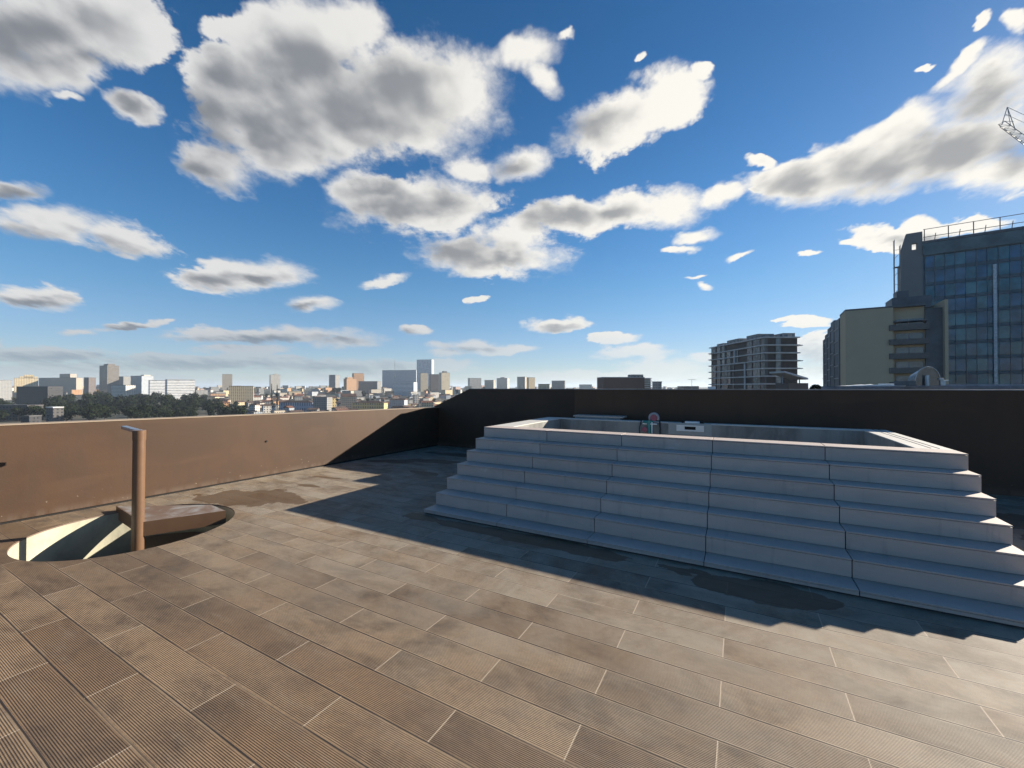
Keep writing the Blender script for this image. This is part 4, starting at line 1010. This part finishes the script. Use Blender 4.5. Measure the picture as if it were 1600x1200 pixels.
# ------------------------------------------------------------------ tower crane tip, upper right
Dc = 120.0
def cp(u, v, d=Dc): q = P2(u, d); return Vector((q.x, q.y, zat(v, d)))
base = P2(1760, Dc); t = thing('tower_crane', 'steel lattice tip of a tower crane at the upper right edge', 'crane', (base.x, base.y, -34))
def rel(p): return p - Vector((base.x, base.y, -34))
m = MB(); a = cp(1566, 196); b = cp(1760, 345); a2 = cp(1574, 187); b2 = cp(1768, 330); off = FW*1.6
def lattice(m, a, b, a2, b2, off, n, r=0.09):
    for p, q in ((a, b), (a2, b2), (a2+off, b2+off)): m.tube(rel(p), rel(q), r, 6)
    for k in range(n):
        f0, f1 = k/n, (k+1)/n
        p0, p1 = a.lerp(b, f0), a.lerp(b, f1); q0, q1 = a2.lerp(b2, f0), a2.lerp(b2, f1)
        m.tube(rel(p0), rel(q1), r*.6, 5); m.tube(rel(q0), rel(p0), r*.6, 5); m.tube(rel(q0), rel(q0+off), r*.6, 5); m.tube(rel(p0), rel(q1+off), r*.6, 5); m.tube(rel(q0+off), rel(q1), r*.5, 5)
lattice(m, a, b, a2, b2, off, 22); m.build('jib', M_frame, t)
m = MB(); ap = cp(1578, 165)
m.tube(rel(ap), rel(cp(1569, 193)), 0.09, 6); m.tube(rel(ap), rel(cp(1590, 200)), 0.09, 6); m.tube(rel(ap), rel(cp(1583, 195)), 0.07, 6); m.tube(rel(ap), rel(cp(1760, 250)), 0.06, 6); m.tube(rel(cp(1575, 176)), rel(cp(1760, 262)), 0.05, 6)
m.tube(rel(cp(1574, 178)), rel(cp(1584, 178)), 0.06, 5); m.tube(rel(cp(1571, 187)), rel(cp(1588, 188)), 0.06, 5)
m.build('jib_head', M_frame, t)
m = MB()
for (x, y) in ((-1, -1), (1, -1), (1, 1), (-1, 1)): m.tube((x, y, 0), (x, y, zat(250, Dc)+34), 0.13, 6)
z = 0
while z < zat(250, Dc)+32: m.tube((-1, -1, z), (1, -1, z+2), 0.07, 5); m.tube((1, -1, z), (1, 1, z+2), 0.07, 5); m.tube((1, 1, z), (-1, 1, z+2), 0.07, 5); z += 2
m.build('mast', M_frame, t)

# ------------------------------------------------------------------ neighbouring roof and clutter just beyond the back wall
def rp(u, d): q = P2(u, d); return (q.x, q.y)
t = thing('neighbour_roof', 'grey roof edge of the next building showing above the back wall at right', 'building', (0, 0, 0))
m = MB(); m.prism([rp(1283, 30), rp(1720, 24), rp(1720, 40), rp(1300, 44)], -34, zat(603.5, 30)); m.build('wall', mat('neighbour_parapet', (0.20, 0.20, 0.22), 0.8), t)
m = MB(); m.prism([rp(1418, 28.6), rp(1720, 24.5), rp(1720, 26), rp(1418, 30.6)], zat(603.5, 30)+0.002, zat(600.5, 28)); m.build('raised_edge', mat('neighbour_curb', (0.30, 0.30, 0.33), 0.8), t)
q = P2(1362, 31); t = thing('plastic_sheeting', 'crumpled white sheeting on the neighbouring roof edge left of the dome', 'sheet', (q.x, q.y, zat(603.5, 30)+0.003), YAW)
m = MB(); rs = random.Random(4)
for i in range(9):
    for j in range(3):
        x = -1.8+i*0.4; y = j*0.35
        hq = lambda a, b: (0.10+0.16*abs(mnoise.noise(Vector((a*1.7, b*2.1, 4)))))*(1-abs(a)/2.3)
        m.quad((x, y, hq(x, y)), (x+.4, y, hq(x+.4, y)), (x+.4, y+.35, hq(x+.4, y+.35)), (x, y+.35, hq(x, y+.35)))
        if j == 0: m.quad((x, y, 0), (x+.4, y, 0), (x+.4, y, hq(x+.4, y)), (x, y, hq(x, y)))
m.build('sheet_folds', M_white, t)
for uu, lb in ((1395, 'second low white heap of sheeting, right of the first on the neighbouring roof'),):
    q = P2(uu, 31); m = MB(); m.box(-0.9, 1.0, 0, 0.8, 0, 0.12); m.box(-0.5, 0.7, 0.1, 0.7, 0.12, 0.2)
    o = m.build('sheet_pile', M_white, None, bevel=0.03); o.location = (q.x, q.y, zat(603.5, 30)+0.003); o.rotation_euler = (0, 0, YAW); tag(o, lb, 'sheet')
# dome: dark bubble skylight with a pale arched frame
q = P2(1452, 26); zz = zat(600.5, 28)-0.1
t = thing('roof_dome', 'dark rounded roof dome with pale arched rim on the neighbouring roof, before the glass tower', 'skylight', (q.x, q.y, zz), YAW)
hgt = zat(573, 26)-zz; hw = 19/FP*26
arc = [(-hw*1.15+2.0*hw*(1-cos(a))/2*1.05, 0.0, hgt*sin(a)**0.7 if a < pi*0.999 else 0) for a in [pi*k/14 for k in range(15)]]
arc = [(x, y, max(0, z)) for x, y, z in arc]
m = MB()
for k in range(14):
    a_, b_ = arc[k], arc[k+1]
    m.quad((a_[0], 0.03, 0), (b_[0], 0.03, 0), (b_[0], 0.03, b_[2]), (a_[0], 0.03, a_[2])); m.quad((a_[0], 0.03, a_[2]), (b_[0], 0.03, b_[2]), (b_[0]*0.8, 0.7, b_[2]*0.7), (a_[0]*0.8, 0.7, a_[2]*0.7))
m.build('dome_shell', mat('smoked_acrylic', (0.03, 0.035, 0.045), 0.15, spec=0.8), t)
m = MB(); m.path(arc, 0.02, 8); m.build('rim', MATS['pale_metal'], t)
MB().box(-0.28, -0.12, -0.12, 0.0, 0, 0.55*hgt).build('support_post', MATS['pale_metal'], t)
MB().box(-1.4, -0.9, -0.1, 0.9, 0, 0.30).build('plinth', M_slate, t, bevel=0.03)
m = MB(); m.box(0.75, 1.05, 0, 0.5, 0, 0.35); m.box(0.62, 0.9, -0.05, 0.4, 0.35, 0.48); m.box(0.95, 1.25, 0.0, 0.4, 0.28, 0.36); m.build('hinge_unit', MATS['pale_metal'], t, bevel=0.02)
# brown plant room, dark shrub and small white box just above the wall
q = P2(1247, 60); t = thing('plant_room', 'small brown rooftop room with tilted slab roof in front of the balconied building', 'building', (q.x, q.y, -34), YAW)
MB().box(-1.4, 1.5, 0, 3, 0, 34+zat(598.5, 60)).build('wall', stained('brown_room', (0.16, 0.12, 0.10), (0.12, 0.09, 0.08), 0.8), t)
m = MB(); z = 34+zat(598.5, 60)
m.v = [(-2.2, -0.4, z+1.5), (1.2, -0.4, z+0.5), (1.2, 3.2, z+0.5), (-2.2, 3.2, z+1.5), (-2.2, -0.4, z+1.75), (1.2, -0.4, z+0.75), (1.2, 3.2, z+0.75), (-2.2, 3.2, z+1.75)]
m.f = [(3,2,1,0),(4,5,6,7),(0,1,5,4),(1,2,6,5),(2,3,7,6),(3,0,4,7)]; m.build('slab_roof', M_slab, t)
m = MB(); m.tube((-1.6, 1, z-0.1), (-1.6, 1, z+1.4), 0.08, 6); m.tube((0.9, 1, z-0.1), (0.9, 1, z+0.7), 0.08, 6); m.build('posts', M_frame, t)
q = P2(1114, 40); o = MB().box(-0.28, 0.28, 0, 0.5, 0, 0.45).build('vent_box', M_white, None, bevel=0.02); o.location = (q.x, q.y, zat(608, 40)-0.2); o.rotation_euler = (0, 0, YAW)
tag(o, 'tiny white vent box just above the back wall left of the balconied building', 'vent')
q = P2(1275, 48); t = thing('round_shrub', 'dark rounded bush above the back wall beside the beige building', 'bush', (q.x, q.y, zat(608, 48)-0.6))
m = MB(); rs = random.Random(8)
for _ in range(700):
    v = Vector((rs.gauss(0,1), rs.gauss(0,1), abs(rs.gauss(0,1)))).normalized()*rs.uniform(0.6, 1.02)*0.62
    c = v*1.0 + Vector((0, 0, 0.55)); c.z = max(0, c.z); x = Vector((rs.uniform(-1,1), rs.uniform(-1,1), rs.uniform(-1,1)))*0.08; y = Vector((rs.uniform(-1,1), rs.uniform(-1,1), rs.uniform(-1,1)))*0.08
    m.quad(c-x, c-y, c+x, c+y)
m.build('crown', M_foliage, t); MB().tube((0,0,-3), (0,0,0.6), 0.06, 6).build('trunk', M_bark, t)

# ------------------------------------------------------------------ air
m = MB(); m.box(-26000, 26000, -26000, 26000, -150, 140)
hz_ = bpy.data.materials.new('haze'); hz_.use_nodes = True; nt = hz_.node_tree; nt.nodes.clear()
pv = nt.nodes.new('ShaderNodeVolumePrincipled'); pv.inputs['Density'].default_value = 0.00009; pv.inputs['Color'].default_value = (0.72, 0.85, 1, 1); pv.inputs['Anisotropy'].default_value = 0.15
oo = nt.nodes.new('ShaderNodeOutputMaterial'); nt.links.new(pv.outputs[0], oo.inputs['Volume'])
ho = m.build('haze', hz_); tag(ho, 'thin winter haze over the town', kind='stuff')

S.render.engine = 'CYCLES'

for o in COL.objects:
    if 'label' in o and len(o['label'].split()) > 16: o['label'] = o['label'].replace('with ', '').replace('the ', '')
